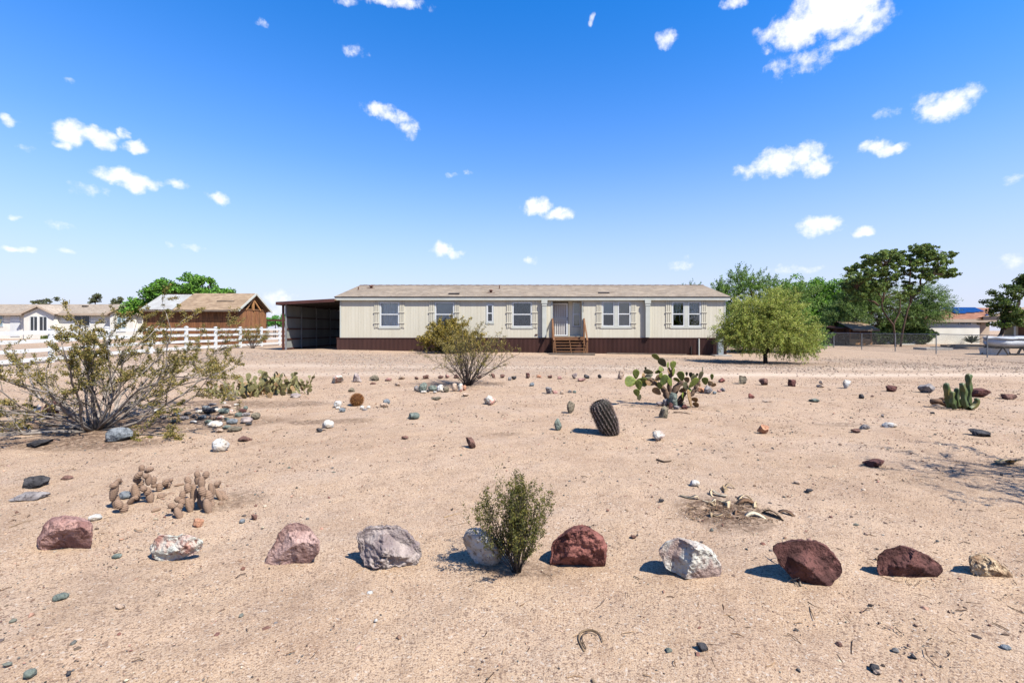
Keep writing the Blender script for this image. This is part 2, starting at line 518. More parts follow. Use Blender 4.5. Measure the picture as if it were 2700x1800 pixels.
ROCK_COL = {   # two stone colours each and the words for them
    'pink': (S(176, 128, 116), S(140, 92, 84), 'pinkish red'), 'pinkwhite': (S(222, 192, 176), S(186, 128, 110), 'pink and white'), 'rosetan': (S(182, 144, 134), S(150, 108, 98), 'rosy tan'),
    'purplegray': (S(132, 116, 116), S(166, 152, 146), 'purplish grey'), 'white': (S(212, 204, 188), S(178, 166, 148), 'white'), 'red': (S(150, 82, 70), S(112, 56, 48), 'brick red'),
    'mottled': (S(206, 190, 178), S(160, 134, 124), 'mottled white and grey'), 'maroon': (S(112, 64, 58), S(82, 46, 42), 'dark maroon'), 'ochre': (S(206, 172, 128), S(150, 112, 74), 'ochre tan'),
    'brown': (S(128, 88, 74), S(88, 58, 48), 'reddish brown'), 'gray': (S(142, 138, 138), S(108, 102, 104), 'grey'), 'bluegray': (S(122, 134, 142), S(92, 104, 112), 'blue grey'),
    'green': (S(112, 128, 118), S(84, 100, 92), 'grey green'), 'dark': (S(74, 74, 78), S(50, 50, 54), 'charcoal grey'), 'tan': (S(190, 164, 138), S(150, 122, 98), 'pale tan'),
    'orange': (S(196, 136, 92), S(160, 100, 66), 'orange brown'), 'olive': (S(132, 122, 98), S(98, 90, 72), 'olive brown')}
def rock_mat(k):
    c1, c2, w = ROCK_COL[k]
    def dust(c):
        g = sum(c) / 3; return tuple(min(.72, (x * .66 + (g * t) * .34) * 1.36) for x, t in zip(c, (1.12, .98, .88)))
    c1, c2 = dust(c1), dust(c2)
    hi = tuple(x * .55 for x in c2)
    m = pmat('stone_' + k, c1, c2, scale=9, rough=.92, bump=1.0, bscale=17, spec=.15, c3=hi, s3=40, bdist=.045, lo=.42, hi=.58, detail=9)
    return m

def small_rock(px, py, w, h, colk, place, kind='stone', seed=None, group=None, label=None, angular=None, depth=.85, rot=0.0, sink=.12, smooth=True, zoff=0.0, dy=0.0):
    seed = seed if seed is not None else int(px * 7 + py * 13) % 99991
    r = np.random.default_rng(seed)
    p0 = G(px, py)
    s = p0.y / FPX
    W, H = w * s, h * s * .98
    D = W * depth * r.uniform(.85, 1.1)
    ang = angular if angular is not None else (0 if colk in ('white', 'bluegray', 'green') and h / w < 1.15 else 1)
    lv = 4 if w > 45 else 3 if w > 14 else 2
    if ang: p, f = unit_rock(lv, seed, 2.8, 13, (.48, .82), .12)
    else: p, f = unit_rock(lv, seed, 2.3, 5, (.68, .95), .07)
    ext = p.max(0) - p.min(0)
    p = (p - (p.max(0) + p.min(0)) / 2) / ext
    a = r.uniform(0, PI) * 0 + rot
    p = p * np.array([W, D, H * (1 + sink)])
    if rot:
        c, sn = math.cos(rot), math.sin(rot)
        p = np.stack([p[:, 0] * c - p[:, 2] * sn, p[:, 1], p[:, 0] * sn + p[:, 2] * c], -1)
    c = np.array([p0.x, p0.y + D * .42 + dy, p0.z + H * (.5 - sink / 2) + zoff])
    mb = MB(); mb.add(p + c, f)
    rat = h / w
    adj = 'upright' if rat > 1.22 else 'flat' if rat < .42 else 'rounded' if not ang else 'angular'
    size = '' if w > 13 and w < 24 else 'small ' if w <= 13 else 'large '
    lab = label or f"{size}{adj} {ROCK_COL[colk][2]} {kind} {place}"
    g = group or ('stones ' + place)
    return single(kind, mb, rock_mat(colk), (c[0], c[1], p0.z), lab, 'rock', g, smooth=smooth)

def outline_rock(pts, x0, y0, sc, colk, label, depth=.8, seed=1, planes=8, push=.17, rough=.05, cut=(.6, .9)):
    """a boulder whose front outline is known; pts in a zoomed view of the photograph"""
    P = np.array([(x0 + a / sc, y0 + b / sc) for a, b in pts], float)
    bot = P[:, 1].max(); bx = P[P[:, 1].argmax(), 0]
    c = np.array([(P[:, 0].max() + P[:, 0].min()) / 2, (P[:, 1].max() + P[:, 1].min()) / 2])
    g = G(c[0], bot)
    s = g.y / FPX
    W = (P[:, 0].max() - P[:, 0].min()) * s
    D = W * depth
    # axes of the outline: across, up (leaning with the view down on the yard), and depth
    view = Vector(((c[0] - CX) / FPX, 1, -(c[1] - CY) / FPX))
    Yc = g.y + D * push
    ctr = Vector((0, 0, EYE)) + view * Yc
    vn = Vector((view.x, view.y, view.z * .55)).normalized()
    right = Vector((1, 0, 0)); up = Vector((0, 0, 1))
    rel = P - c
    # true offsets of the rim in the plane through the centre
    ox = rel[:, 0] * Yc / FPX; oz = -rel[:, 1] * Yc / FPX * 1.0
    f2 = view.length
    oz = np.where(oz < 0, oz * 1.14, oz)
    th = np.arctan2(oz, ox); rr = np.hypot(ox, oz)
    k = np.argsort(th); th, rr = th[k], rr[k]
    # resample the straight sided outline finely
    tt = np.linspace(-PI, PI, 181)
    th3 = np.concatenate([th - 2 * PI, th, th + 2 * PI]); r3 = np.concatenate([rr] * 3)
    X3, Z3 = r3 * np.cos(th3), r3 * np.sin(th3)
    res = []
    for t in tt:
        i = np.searchsorted(th3, t) - 1
        ax, az, bx_, bz = X3[i], Z3[i], X3[i + 1], Z3[i + 1]
        dx, dz = math.cos(t), math.sin(t)
        den = dx * (bz - az) - dz * (bx_ - ax)
        res.append((ax * (bz - az) - az * (bx_ - ax)) / den if abs(den) > 1e-9 else r3[i])
    res = np.array(res)
    res = np.convolve(np.concatenate([res[-3:-1], res, res[1:3]]), [.1, .2, .4, .2, .1], 'valid')
    r = np.random.default_rng(seed)
    v, f = ICO[5]
    p = v / (np.abs(v) ** 2.5).sum(1)[:, None] ** (1 / 2.5)
    p[:, [0, 2]] = p[:, [0, 2]] / np.maximum(1, np.hypot(p[:, 0], p[:, 2]))[:, None]
    side = np.where(p[:, 1] < 0, -1.0, 1.0); yy = np.abs(p[:, 1])
    for q in range(planes):        # broad facets that leave the rim alone
        sg = -1.0 if q % 3 else 1.0
        nx, nz = r.uniform(-.9, .9, 2); lim = r.uniform(*cut) * .95 - nx * p[:, 0] - nz * p[:, 2]
        lim = np.maximum(lim, .12)
        yy = np.where(side == sg, np.minimum(yy, lim), yy)
    p[:, 1] = yy * side
    t = np.arctan2(p[:, 2], p[:, 0]); rho = np.hypot(p[:, 0], p[:, 2])
    R = np.interp(t, tt, res)
    nz = 1 + rough * fbm(v * 3 + seed, seed, 5, .6) + .02 * fbm(v * 12, seed + 3, 4, .65)
    a = rho * R * np.cos(t) * nz; b = rho * R * np.sin(t) * nz; d = p[:, 1] * D * .5 * (1 + .06 + rough * 2.6 * fbm(v * 4 + 7, seed + 9, 6, .65))
    w = np.array(ctr)[None] + a[:, None] * np.array(right) + b[:, None] * np.array(up) + d[:, None] * np.array(vn)
    mb = MB(); mb.add(w, f)
    return single('boulder', mb, rock_mat(colk), (ctr.x, ctr.y, g.z), label, 'rock', 'border boulders along the front of the bed', smooth=True)
# ------------------------------------------------------------------ materials of the buildings
M_SIDING = pmat('siding_paint', S(216, 210, 190), S(208, 201, 180), scale=.8, rough=.75, alb=.58, bump=.12, bscale=60, stretch=(6, 6, .6))
M_TRIM = pmat('trim_paint', S(208, 210, 200), S(198, 200, 189), scale=2, rough=.65)
M_WHITE = pmat('white_vinyl', S(238, 240, 240), S(226, 228, 226), scale=1.5, rough=.5, spec=.4)
M_SKIRT = pmat('brown_metal_skirting', S(86, 55, 48), S(72, 45, 39), scale=1.2, rough=.55, spec=.35, stretch=(1, 1, .3))
M_BROWN = pmat('brown_metal', S(96, 58, 50), S(82, 48, 42), scale=2, rough=.5)
M_DARK = pmat('dark_metal', S(44, 36, 33), S(56, 46, 42), scale=4, rough=.6)
M_GALV = pmat('galvanised_steel', S(168, 170, 172), S(146, 150, 154), scale=3, rough=.45, metal=.35)
M_PANEL = pmat('grey_metal_panel', S(150, 152, 148), S(132, 134, 132), scale=1.1, rough=.5, stretch=(1, 1, .25))
M_WOOD = pmat('weathered_wood', S(150, 108, 72), S(112, 76, 50), scale=6, rough=.85, bump=.3, bscale=50, stretch=(.4, 4, 4))
M_WOODG = pmat('grey_wood', S(140, 126, 112), S(104, 90, 78), scale=6, rough=.9, bump=.3, bscale=50, stretch=(.4, 4, 4))
M_BARN = pmat('stained_planks', S(134, 92, 58), S(98, 64, 40), scale=3.5, rough=.85, bump=.3, bscale=30, stretch=(5, 5, .5), attr=True, c3=S(84, 54, 34), s3=5, alb=.75)
M_OSB = pmat('chipboard', S(188, 142, 92), S(158, 112, 68), scale=9, rough=.85)
M_CREAM = pmat('cream_stucco', S(238, 234, 222), S(228, 223, 210), scale=1.2, rough=.85, bump=.2, bscale=60, alb=.60)
M_TAN = pmat('tan_stucco', S(206, 186, 164), S(194, 172, 150), scale=1.2, rough=.85)
M_PANE = pmat('dark_pane', S(38, 42, 46), S(52, 58, 62), scale=1.0, rough=.12, spec=.6)
M_BLUEPANE = pmat('curtained_pane', S(132, 158, 168), S(160, 182, 188), scale=1.0, rough=.15, spec=.5)
M_CURT = pmat('white_curtain', S(226, 232, 234), S(208, 216, 220), scale=3, rough=.9, translucent=.25, alb=.95)
M_LACE = pmat('grey_lace', S(170, 184, 190), S(92, 104, 110), scale=16, rough=.9, alb=.85)
M_BLIND = pmat('blind_slats', S(196, 208, 212), S(182, 196, 202), scale=2, rough=.7, alb=.85)
M_CONC = pmat('concrete', S(186, 180, 170), S(164, 156, 146), scale=5, rough=.9, bump=.3)
M_SOLAR = pmat('solar_cells', S(18, 42, 92), S(26, 58, 120), scale=2, rough=.15, spec=.6)
M_METERBOX = pmat('grey_enamel', S(172, 180, 180), S(160, 168, 170), scale=2, rough=.45, spec=.4)
M_NUM = pmat('black_numerals', S(30, 28, 28), rough=.5)

def shingle_mat(name, a, b, c, kx=3.2, ky=7.0):
    m = pmat(name, a, b, scale=1.3, rough=.92, bump=.35, bscale=70, spec=.15)
    nt = m.node_tree; N, L = nt.nodes.new, nt.links.new
    bs = next(n for n in nt.nodes if n.type == 'BSDF_PRINCIPLED')
    src = bs.inputs['Base Color'].links[0].from_socket
    tc = N('ShaderNodeTexCoord'); mp = N('ShaderNodeMapping'); mp.inputs['Scale'].default_value = (kx, ky, ky)
    L(tc.outputs['Object'], mp.inputs[0])
    vo = N('ShaderNodeTexVoronoi'); vo.inputs['Scale'].default_value = 1; L(mp.outputs[0], vo.inputs['Vector'])
    bw = N('ShaderNodeSeparateColor'); L(vo.outputs['Color'], bw.inputs[0])
    mx = N('ShaderNodeMix'); mx.data_type = 'RGBA'
    mu = N('ShaderNodeMath'); mu.operation = 'MULTIPLY'; mu.inputs[1].default_value = .75; L(bw.outputs[0], mu.inputs[0])
    L(mu.outputs[0], mx.inputs['Factor']); L(src, mx.inputs['A']); mx.inputs['B'].default_value = (*(q * ALB for q in c), 1)
    L(mx.outputs['Result'], bs.inputs['Base Color'])
    return m
M_SHINGLE = shingle_mat('grey_tan_shingles', S(204, 188, 168), S(186, 172, 156), S(150, 136, 120))
M_SHINGLE2 = shingle_mat('brown_shingles', S(192, 168, 140), S(174, 150, 124), S(142, 120, 98))
M_SHINGLE3 = shingle_mat('red_brown_shingles', S(176, 128, 104), S(156, 110, 88), S(124, 84, 66))

def shingled_slope(mb, x0, x1, ya, za, yb, zb, courses, t=.012):
    """courses climbing from the eave (ya,za) to the ridge (yb,zb), each lapping the one below"""
    for k in range(courses):
        f0, f1 = k / courses, min(1, (k + 1.25) / courses)
        y0, z0 = ya + (yb - ya) * f0, za + (zb - za) * f0
        y1, z1 = ya + (yb - ya) * f1, za + (zb - za) * f1
        v = [(x0, y0, z0), (x1, y0, z0), (x1, y0, z0 + t * 1.6), (x0, y0, z0 + t * 1.6), (x0, y1, z1), (x1, y1, z1)]
        up = .25 * (k % 2) * .004
        v = np.array(v) + np.array([0, 0, up])
        mb.add(v, [(0, 1, 2, 3), (3, 2, 5, 4)])
        mb.add([v[0], v[3], v[4]], [(0, 1, 2)]); mb.add([v[1], v[5], v[2]], [(0, 1, 2)])

def corrugated(mb, a, b, z0, z1, pitch, amp, per=4, zfun=None):
    """corrugated sheet standing on the line a-b (x,y); ribs run up"""
    a, b = np.array(a, float), np.array(b, float)
    L = np.linalg.norm(b - a); d = (b - a) / L; n = np.array([d[1], -d[0]])
    m = int(L / pitch * per) + 1
    s = np.linspace(0, L, m)
    o = amp * np.sin(s / pitch * 2 * PI)
    P = a + d * s[:, None] + n * o[:, None]
    zb = np.full(m, z0) if zfun is None else zfun(P[:, 0], P[:, 1]) - .04
    v = np.concatenate([np.column_stack([P, zb]), np.column_stack([P, np.full(m, z1)])])
    i = np.arange(m - 1)
    mb.add(v, np.stack([i, i + 1, m + i + 1, m + i], -1))

# ------------------------------------------------------------------ the manufactured home
YH = 27.6
hx = lambda px: XP(px, YH)
hz = lambda py: ZP(py, YH)
HX0, HX1 = hx(897), hx(1912)
HB, HT = hz(890.5), hz(787)          # bottom and top of the siding
HYB = YH + 8.1
EY = YH - .17                        # eave line
RY = YH + 4.05
EZ, RZ = ZP(782.5, EY), ZP(752.5, RY)
EX0, EX1 = XP(883, EY), XP(1925.5, EY)

home = thing('mobile_home', 'long cream manufactured home with brown ribbed skirting and shuttered windows', 'house', ((HX0 + HX1) / 2, YH, float(gz(0, YH)[0])))

WINS = [  # left, right, top, bottom px of each opening, and what hangs behind the glass
    (1003, 1052, 797, 861, 'curtain'), (1148, 1197, 797, 861, 'blind'), (1284.5, 1299.5, 803, 848.5, 'dark'), (1352, 1401.5, 797, 861, 'darkcurtain'),
    (1588.5, 1619.5, 796, 860, 'halfblind'), (1629.5, 1661.5, 796, 860, 'blindtan'), (1772.5, 1804, 796, 860, 'lace'), (1814.5, 1846.5, 796, 860, 'lace2')]
DOOR = (1457, 1534, 794, 886.5)
holes = [(hx(a), hx(b), hz(d), hz(c)) for (a, b, c, d, k) in WINS] + [(hx(DOOR[0]), hx(DOOR[1]), hz(DOOR[3]), hz(DOOR[2]))]

def cells(x0, x1, z0, z1, holes):
    """the rectangle less its openings, cut into rectangles"""
    out = []
    xs = sorted({x0, x1} | {h[0] for h in holes if x0 < h[0] < x1} | {h[1] for h in holes if x0 < h[1] < x1})
    for a, b in zip(xs, xs[1:]):
        m = (a + b) / 2; z = z0
        for h in sorted((h for h in holes if h[0] < m < h[1]), key=lambda h: h[2]):
            if h[2] > z: out.append((a, b, z, h[2]))
            z = max(z, h[3])
        if z < z1: out.append((a, b, z, z1))
    return out

mb = MB(); x = HX0; k = 0
while x < HX1 - .01:              # grooved vertical siding
    w = min(.203 if k % 6 else .10, HX1 - x)
    for (a, b, c, d) in cells(x + .0022, x + w - .0022, HB, HT, holes):
        mb.box(a, b, YH - .016, YH, c, d)
    x += w; k += 1
for (a, b, c, d) in cells(HX0, HX1, HB, HT, holes): mb.box(a, b, YH + .002, YH + .11, c, d)
part('siding', mb, M_SIDING, home)
mb = MB()
def gable(mb, x, t):
    mb.prism([(YH + .112, HB), (HYB, HB), (HYB, EZ - .02), (RY, RZ - .12), (YH + .112, EZ + .04)], 'x', x, x + t)
gable(mb, HX0, .12); part('end_wall', mb, M_SIDING, home)
mb = MB(); gable(mb, HX1 - .12, .12); part('end_wall', mb, M_SIDING, home)
mb = MB(); mb.box(HX0 + .13, HX1 - .13, HYB - .12, HYB - .002, HB, EZ - .03)
part('back_wall', mb, M_SIDING, home)
mb = MB(); mb.box(HX0 + .13, HX1 - .13, YH + .115, HYB - .13, HB, HB + .05)
part('floor_deck', mb, M_WOODG, home)
mb = MB(); mb.box(HX0 + .13, HX1 - .13, YH + 2.6, YH + 2.7, HB + .06, EZ)
part('inner_wall', mb, pmat('inner_paint', S(120, 112, 104), rough=.9), home)
# corner trim
for xx in (HX0 - .012, HX1 - .07):
    mb = MB(); mb.box(xx, xx + .085, YH - .03, YH - .0165, HB, HT)
    part('corner_trim', mb, M_TRIM, home)
# skirting of ribbed metal
mb = MB()
SKX0, SKX1 = hx(889), HX1 + .05
corrugated(mb, (SKX0, YH - .055), (SKX1, YH - .055), -.3, HB - .02, .078, .018, 6)
corrugated(mb, (SKX0, HYB), (SKX0, YH - .055), -.3, HB - .02, .078, .018, 4)
corrugated(mb, (SKX1, YH - .055), (SKX1, HYB), -.3, HB - .02, .078, .018, 4)
part('skirting', mb, M_SKIRT, home, smooth=False)
mb = MB(); mb.box(SKX0 - .02, SKX1 + .02, YH - .085, YH - .018, HB - .022, HB + .012)
part('skirting_cap', mb, M_BROWN, home)
# eaves
mb = MB(); mb.box(EX0, EX1, EY - .028, EY, EZ - .205, EZ - .012)
part('fascia', mb, M_TRIM, home)
mb = MB(); mb.box(EX0 + .01, EX1 - .01, EY + .002, YH - .018, EZ - .195, EZ - .175)
part('soffit', mb, M_TRIM, home)
for xx in (EX0, EX1 - .03):
    mb = MB()
    mb.prism([(EY + .004, EZ - .20), (RY, RZ - .20), (RY, RZ - .015), (EY + .004, EZ - .013)], 'x', xx, xx + .03)
    mb.prism([(2 * RY - EY, EZ - .20), (2 * RY - EY, EZ - .013), (RY + .001, RZ - .015), (RY + .001, RZ - .20)], 'x', xx, xx + .03)
    part('rake_board', mb, M_TRIM, home)
mb = MB()
shingled_slope(mb, EX0 - .03, EX1 + .03, EY - .05, EZ, RY, RZ, 30, .014)
shingled_slope(mb, EX0 - .03, EX1 + .03, 2 * RY - EY + .05, EZ, RY, RZ, 12, .014)
roof = part('roof', mb, M_SHINGLE, home)
mb = MB(); mb.box(EX0 - .03, EX1 + .03, EY - .06, EY - .052, EZ - .025, EZ + .02)
part('drip_edge', mb, M_DARK, home)
mb = MB(); n = 92
for k in range(n):                 # ridge caps
    a = EX0 - .03 + (EX1 - EX0 + .06) * k / n; b = EX0 - .03 + (EX1 - EX0 + .06) * (k + 1) / n
    mb.prism([(RY - .16, RZ - .025), (RY, RZ + .022), (RY + .16, RZ - .025), (RY, RZ + .045 + .012 * (k % 2))], 'x', a + .004, b - .004)
part('ridge_cap', mb, pmat('ridge_shingle', S(104, 88, 78), S(130, 112, 100), scale=2, rough=.9), home)
def roof_pt(px, py):
    t = (RZ - EZ) / (RY - EY); k = (py - CY) / FPX
    Y = (EYE - EZ + t * EY) / (t + k)
    return XP(px, Y), Y, EZ + t * (Y - EY)
for (px, py, kind) in [(945, 765, 'pipe'), (979, 760, 'cap'), (1197, 776.5, 'slot'), (1294.5, 771.5, 'cap'), (1317, 762, 'pipe'), (1592.5, 774, 'slot')]:
    x, y, z = roof_pt(px, py); mb = MB()
    if kind == 'pipe': mb.tube([(x, y, z - .05), (x, y, z + .22)], .035, 8); nm = 'vent_pipe'
    elif kind == 'cap':
        mb.tube([(x, y, z - .05), (x, y, z + .12)], .08, 8); mb.tube([(x, y, z + .12), (x, y, z + .15), (x, y, z + .2)], [.15, .15, .05], 8)
        mb.box(x - .26, x + .26, y - .18, y + .18, z - .06, z + .0); nm = 'roof_vent'
    else:
        mb.prism([(y - .12, z - .01), (y + .2, z + .06), (y + .2, z + .12), (y - .12, z + .07)], 'x', x - .33, x + .33); nm = 'roof_vent'
    part(nm, mb, M_DARK if kind == 'slot' else pmat('rusty_vent', S(120, 76, 54), S(90, 60, 48), scale=9, rough=.8), roof)

def window(wx0, wx1, wz0, wz1, kind, trim=True, yy=YH):
    f = MB(); t = .05
    yo = yy - .03
    for (a, b, c, d) in ((wx0, wx0 + t, wz0, wz1), (wx1 - t, wx1, wz0, wz1), (wx0 + t, wx1 - t, wz1 - t, wz1), (wx0 + t, wx1 - t, wz0, wz0 + t)):
        f.box(a, b, yo, yy + .08, c, d)
    zm = wz0 + (wz1 - wz0) * .505
    f.box(wx0 + t, wx1 - t, yo + .012, yy + .06, zm - .03, zm + .03)
    w = part('window', f, M_WHITE, home)
    for (c, d, y) in ((wz0 + t, zm - .03, yy + .012), (zm + .03, wz1 - t, yy + .03)):
        g = MB(); g.box(wx0 + t, wx1 - t, y, y + .006, c, d)
        part('pane', g, GLASS, w)
    a, b, c, d = wx0 + .01, wx1 - .01, wz0 + .01, wz1 - .01
    yb = yy + .17
    if kind in ('curtain', 'darkcurtain', 'lace', 'lace2'):
        g = MB(); n = 60
        xx = np.linspace(a, b, n)
        if kind == 'lace': xx = np.linspace(a, a + (b - a) * .8, n)
        o = .045 * np.sin(np.linspace(0, 2 * PI * (5 if kind != 'darkcurtain' else 9), n) + .5) + .02 * np.sin(np.linspace(0, 17, n))
        zlo = c if kind in ('curtain', 'darkcurtain') else zm - .1
        v = np.concatenate([np.column_stack([xx, yb + o, np.full(n, zlo)]), np.column_stack([xx, yb + o * .6, np.full(n, d)])])
        i = np.arange(n - 1)
        g.add(v, np.stack([i, i + 1, n + i + 1, n + i], -1))
        part('curtain', g, {'curtain': M_CURT, 'darkcurtain': pmat('slate_curtain', S(74, 92, 98), S(52, 66, 72), scale=4, rough=.9)}.get(kind, M_LACE), w, smooth=True)
        if kind in ('lace', 'lace2'):
            r = random.Random(kind)
            for q in range(4):
                g = MB(); x = a + (b - a) * (.15 + .24 * q); L = r.uniform(.5, .85)
                z1 = zm + .25; z0 = max(c, z1 - L)
                tt = np.linspace(0, 1, 8)
                pts = np.column_stack([x + .10 * tt * r.choice((-1, 1)) * tt, np.full(8, yb - .05) - .02 * np.sin(tt * 5), z1 + (z0 - z1) * tt])
                g.tube(pts, np.linspace(.035, .012, 8), 6)
                part('curtain_tail', g, M_CURT, w, smooth=True)
    if kind in ('blind', 'halfblind', 'blindtan'):
        g = MB(); z = d; lo = c if kind != 'halfblind' else zm
        while z > lo + .03:
            g.add([(a, yb - .02, z), (b, yb - .02, z), (b, yb + .012, z - .043), (a, yb + .012, z - .043)], [(0, 1, 2, 3)])
            z -= .046
        part('blind', g, M_BLIND if kind != 'blindtan' else pmat('tan_blind', S(206, 198, 178), S(190, 180, 160), scale=2, rough=.8, alb=.8), w)
    return w

def trim_frame(x0, x1, z0, z1):
    """wide flat trim with a lower apron"""
    m = MB()
    m.box(x0 - .07, x1 + .07, YH - .034, YH - .0165, z1 + .002, z1 + .10)
    m.box(x0 - .07, x0 - .002, YH - .034, YH - .0165, z0, z1)
    m.box(x1 + .002, x1 + .07, YH - .034, YH - .0165, z0, z1)
    m.box(x0 - .09, x1 + .09, YH - .046, YH - .0165, z0 - .125, z0 - .002)
    return part('window_trim', m, M_TRIM, home)

def shutter(x0, x1):
    m = MB(); z0, z1 = hz(864.3), hz(791.8); w = (x1 - x0 - .07) / 3
    for k in range(3):
        a = x0 + k * (w + .035)
        m.box(a, a + w, YH - .055, YH - .0165, z0 + (.0 if k != 1 else .02), z1)
    for py in (823, 851.3):
        m.box(x0 - .03, x1 + .03, YH - .085, YH - .0555, hz(py) - .035, hz(py) + .035)
    part('shutter', m, M_SIDING, home)

for (a, b, c, d, k) in WINS: window(hx(a), hx(b), hz(d), hz(c), k)
for (a, b, c, d) in ((1003, 1052, 797, 861), (1148, 1197, 797, 861), (1284.5, 1299.5, 803, 848.5), (1352, 1401.5, 797, 861), (1588.5, 1661.5, 796, 860), (1772.5, 1846.5, 796, 860)):
    trim_frame(hx(a), hx(b), hz(d), hz(c))
for (a, b) in ((1620, 1629), (1804.5, 1814)):
    m = MB(); m.box(hx(a), hx(b), YH - .034, YH - .0165, hz(860), hz(796)); part('mullion', m, M_TRIM, home)
for (a, b) in ((988, 1000), (1054.5, 1066.5), (1132.5, 1145), (1199.5, 1211.5), (1336.5, 1349), (1404, 1416.5), (1572.5, 1585.5), (1664.5, 1677), (1755.5, 1769), (1849.5, 1862.5)):
    shutter(hx(a), hx(b))
# square porch pilasters
for (a, b) in ((1428.5, 1441.5), (1699, 1712)):
    x0, x1 = hx(a), hx(b)
    m = MB(); m.box(x0 + .02, x1 - .02, YH - .24, YH - .018, hz(889), hz(807)); c = part('porch_column', m, M_TRIM, home)
    m = MB(); m.box(x0 - .03, x1 + .03, YH - .28, YH - .018, hz(800.5), hz(791)); m.box(x0 - .0, x1 + .0, YH - .26, YH - .018, hz(806.6), hz(800.9)); part('capital', m, M_TRIM, c)
# entry recess, security door, side light
RD = .52
dx0, dx1, dz0, dz1 = holes[-1]
YD = YH + RD
m = MB()
m.box(dx0 - .10, dx0 - .001, YH + .112, YD + .1, dz0 - .05, dz1 + .1); m.box(dx1 + .001, dx1 + .10, YH + .112, YD + .1, dz0 - .05, dz1 + .1)
m.box(dx0 - .001, dx1 + .001, YH + .112, YD + .1, dz1 + .002, dz1 + .09)
sx0, sx1 = XP(1498.5, YD), XP(1509.5, YD)
m.box(sx0, dx1, YD, YD + .09, dz0, hz(862)); m.box(sx0, sx1, YD, YD + .09, hz(862), dz1); m.box(XP(1531, YD), dx1, YD, YD + .09, hz(862), dz1)
part('entry_recess', m, M_SIDING, home)
m = MB(); m.box(dx0 - .1, dx1 + .1, YH + .0, YD + .1, dz0 - .06, dz0 - .004); part('door_sill', m, M_WOODG, home)
m = MB()
for (a, b, c, d) in ((dx0 - .09, dx0 - .003, dz0, dz1 + .09), (dx1 + .003, dx1 + .09, dz0, dz1 + .09), (dx0 - .002, dx1 + .002, dz1 + .003, dz1 + .09)):
    m.box(a, b, YH - .034, YH - .0165, c, d)
part('door_casing', m, M_TRIM, home)
gx0, gx1 = dx0 + .02, XP(1497, YD)
m = MB(); m.box(gx0 + .06, gx1 - .02, YD + .055, YD + .09, dz0 + .02, dz1 - .05)
part('entry_door', m, pmat('door_paint', S(204, 196, 188), S(190, 180, 172), scale=2, rough=.6), home)
m = MB(); top = dz1 - .10
m.box(gx0, gx0 + .06, YD - .02, YD + .02, dz0 + .02, top); m.box(gx1 - .09, gx1, YD - .02, YD + .02, dz0 + .02, top)
m.box(gx0 + .06, gx1 - .09, YD - .02, YD + .02, top - .07, top); m.box(gx0 + .06, gx1 - .09, YD - .02, YD + .02, dz0 + .02, dz0 + .09)
zm = hz(839.5)
for q in (-.11, -.02, .07): m.box(gx0 + .06, gx1 - .09, YD - .014, YD + .014, zm + q - .014, zm + q + .014)
for q in range(1, 6):
    x = gx0 + .06 + (gx1 - .15 - gx0) * q / 6
    m.box(x - .011, x + .011, YD - .010, YD + .010, dz0 + .09, zm - .125); m.box(x - .011, x + .011, YD - .010, YD + .010, zm + .085, top - .07)
sd = part('security_door', m, M_WHITE, home)
for q in (-.05, .05): m = MB(); m.tube([(gx1 - .045, YD - .06, zm + q), (gx1 - .045, YD - .0205, zm + q)], .03, 8); part('door_lock', m, M_DARK, sd)
window(XP(1510, YD) + .001, XP(1530.5, YD), hz(861), dz1 - .03, 'blindtan', yy=YD + .02)
# house numerals, one above the other
def numeral(ch, x, y, z, h):
    cu = bpy.data.curves.new('house_number', 'FONT'); cu.body = ch; cu.size = h * 1.4; cu.extrude = .006; cu.align_x = 'CENTER'
    t = bpy.data.objects.new('tmp', cu); COL.objects.link(t)
    me = bpy.data.meshes.new_from_object(t); bpy.data.objects.remove(t)
    me.materials.clear(); me.materials.append(M_NUM)
    co = np.empty(len(me.vertices) * 3); me.vertices.foreach_get('co', co); co = co.reshape(-1, 3)
    co = np.column_stack([co[:, 0] + x, y - co[:, 2], co[:, 1] + z])
    me.vertices.foreach_set('co', co.ravel()); me.update()
    part('house_number', me, M_NUM, home)
for q, ch in enumerate('7112'): numeral(ch, hx(1537.3), YH - .042, hz(802.5 + 6.3 * q), .115)
m = MB(); m.box(hx(1411), hx(1417), YH - .06, YH - .0165, hz(883.5), hz(880.5)); part('hose_tap', m, M_BROWN, home)
m = MB(); m.tube([(hx(1841), YH - .11, float(gz(hx(1841), YH)[0]) - .05), (hx(1841), YH - .11, HB - .05)], .045, 8); part('drain_pipe', m, M_TRIM, home)
m = MB(); m.tube([(hx(1821), YH - .11, float(gz(hx(1821), YH)[0]) - .05), (hx(1821), YH - .11, hz(913))], .04, 8); part('short_pipe', m, M_DARK, home)

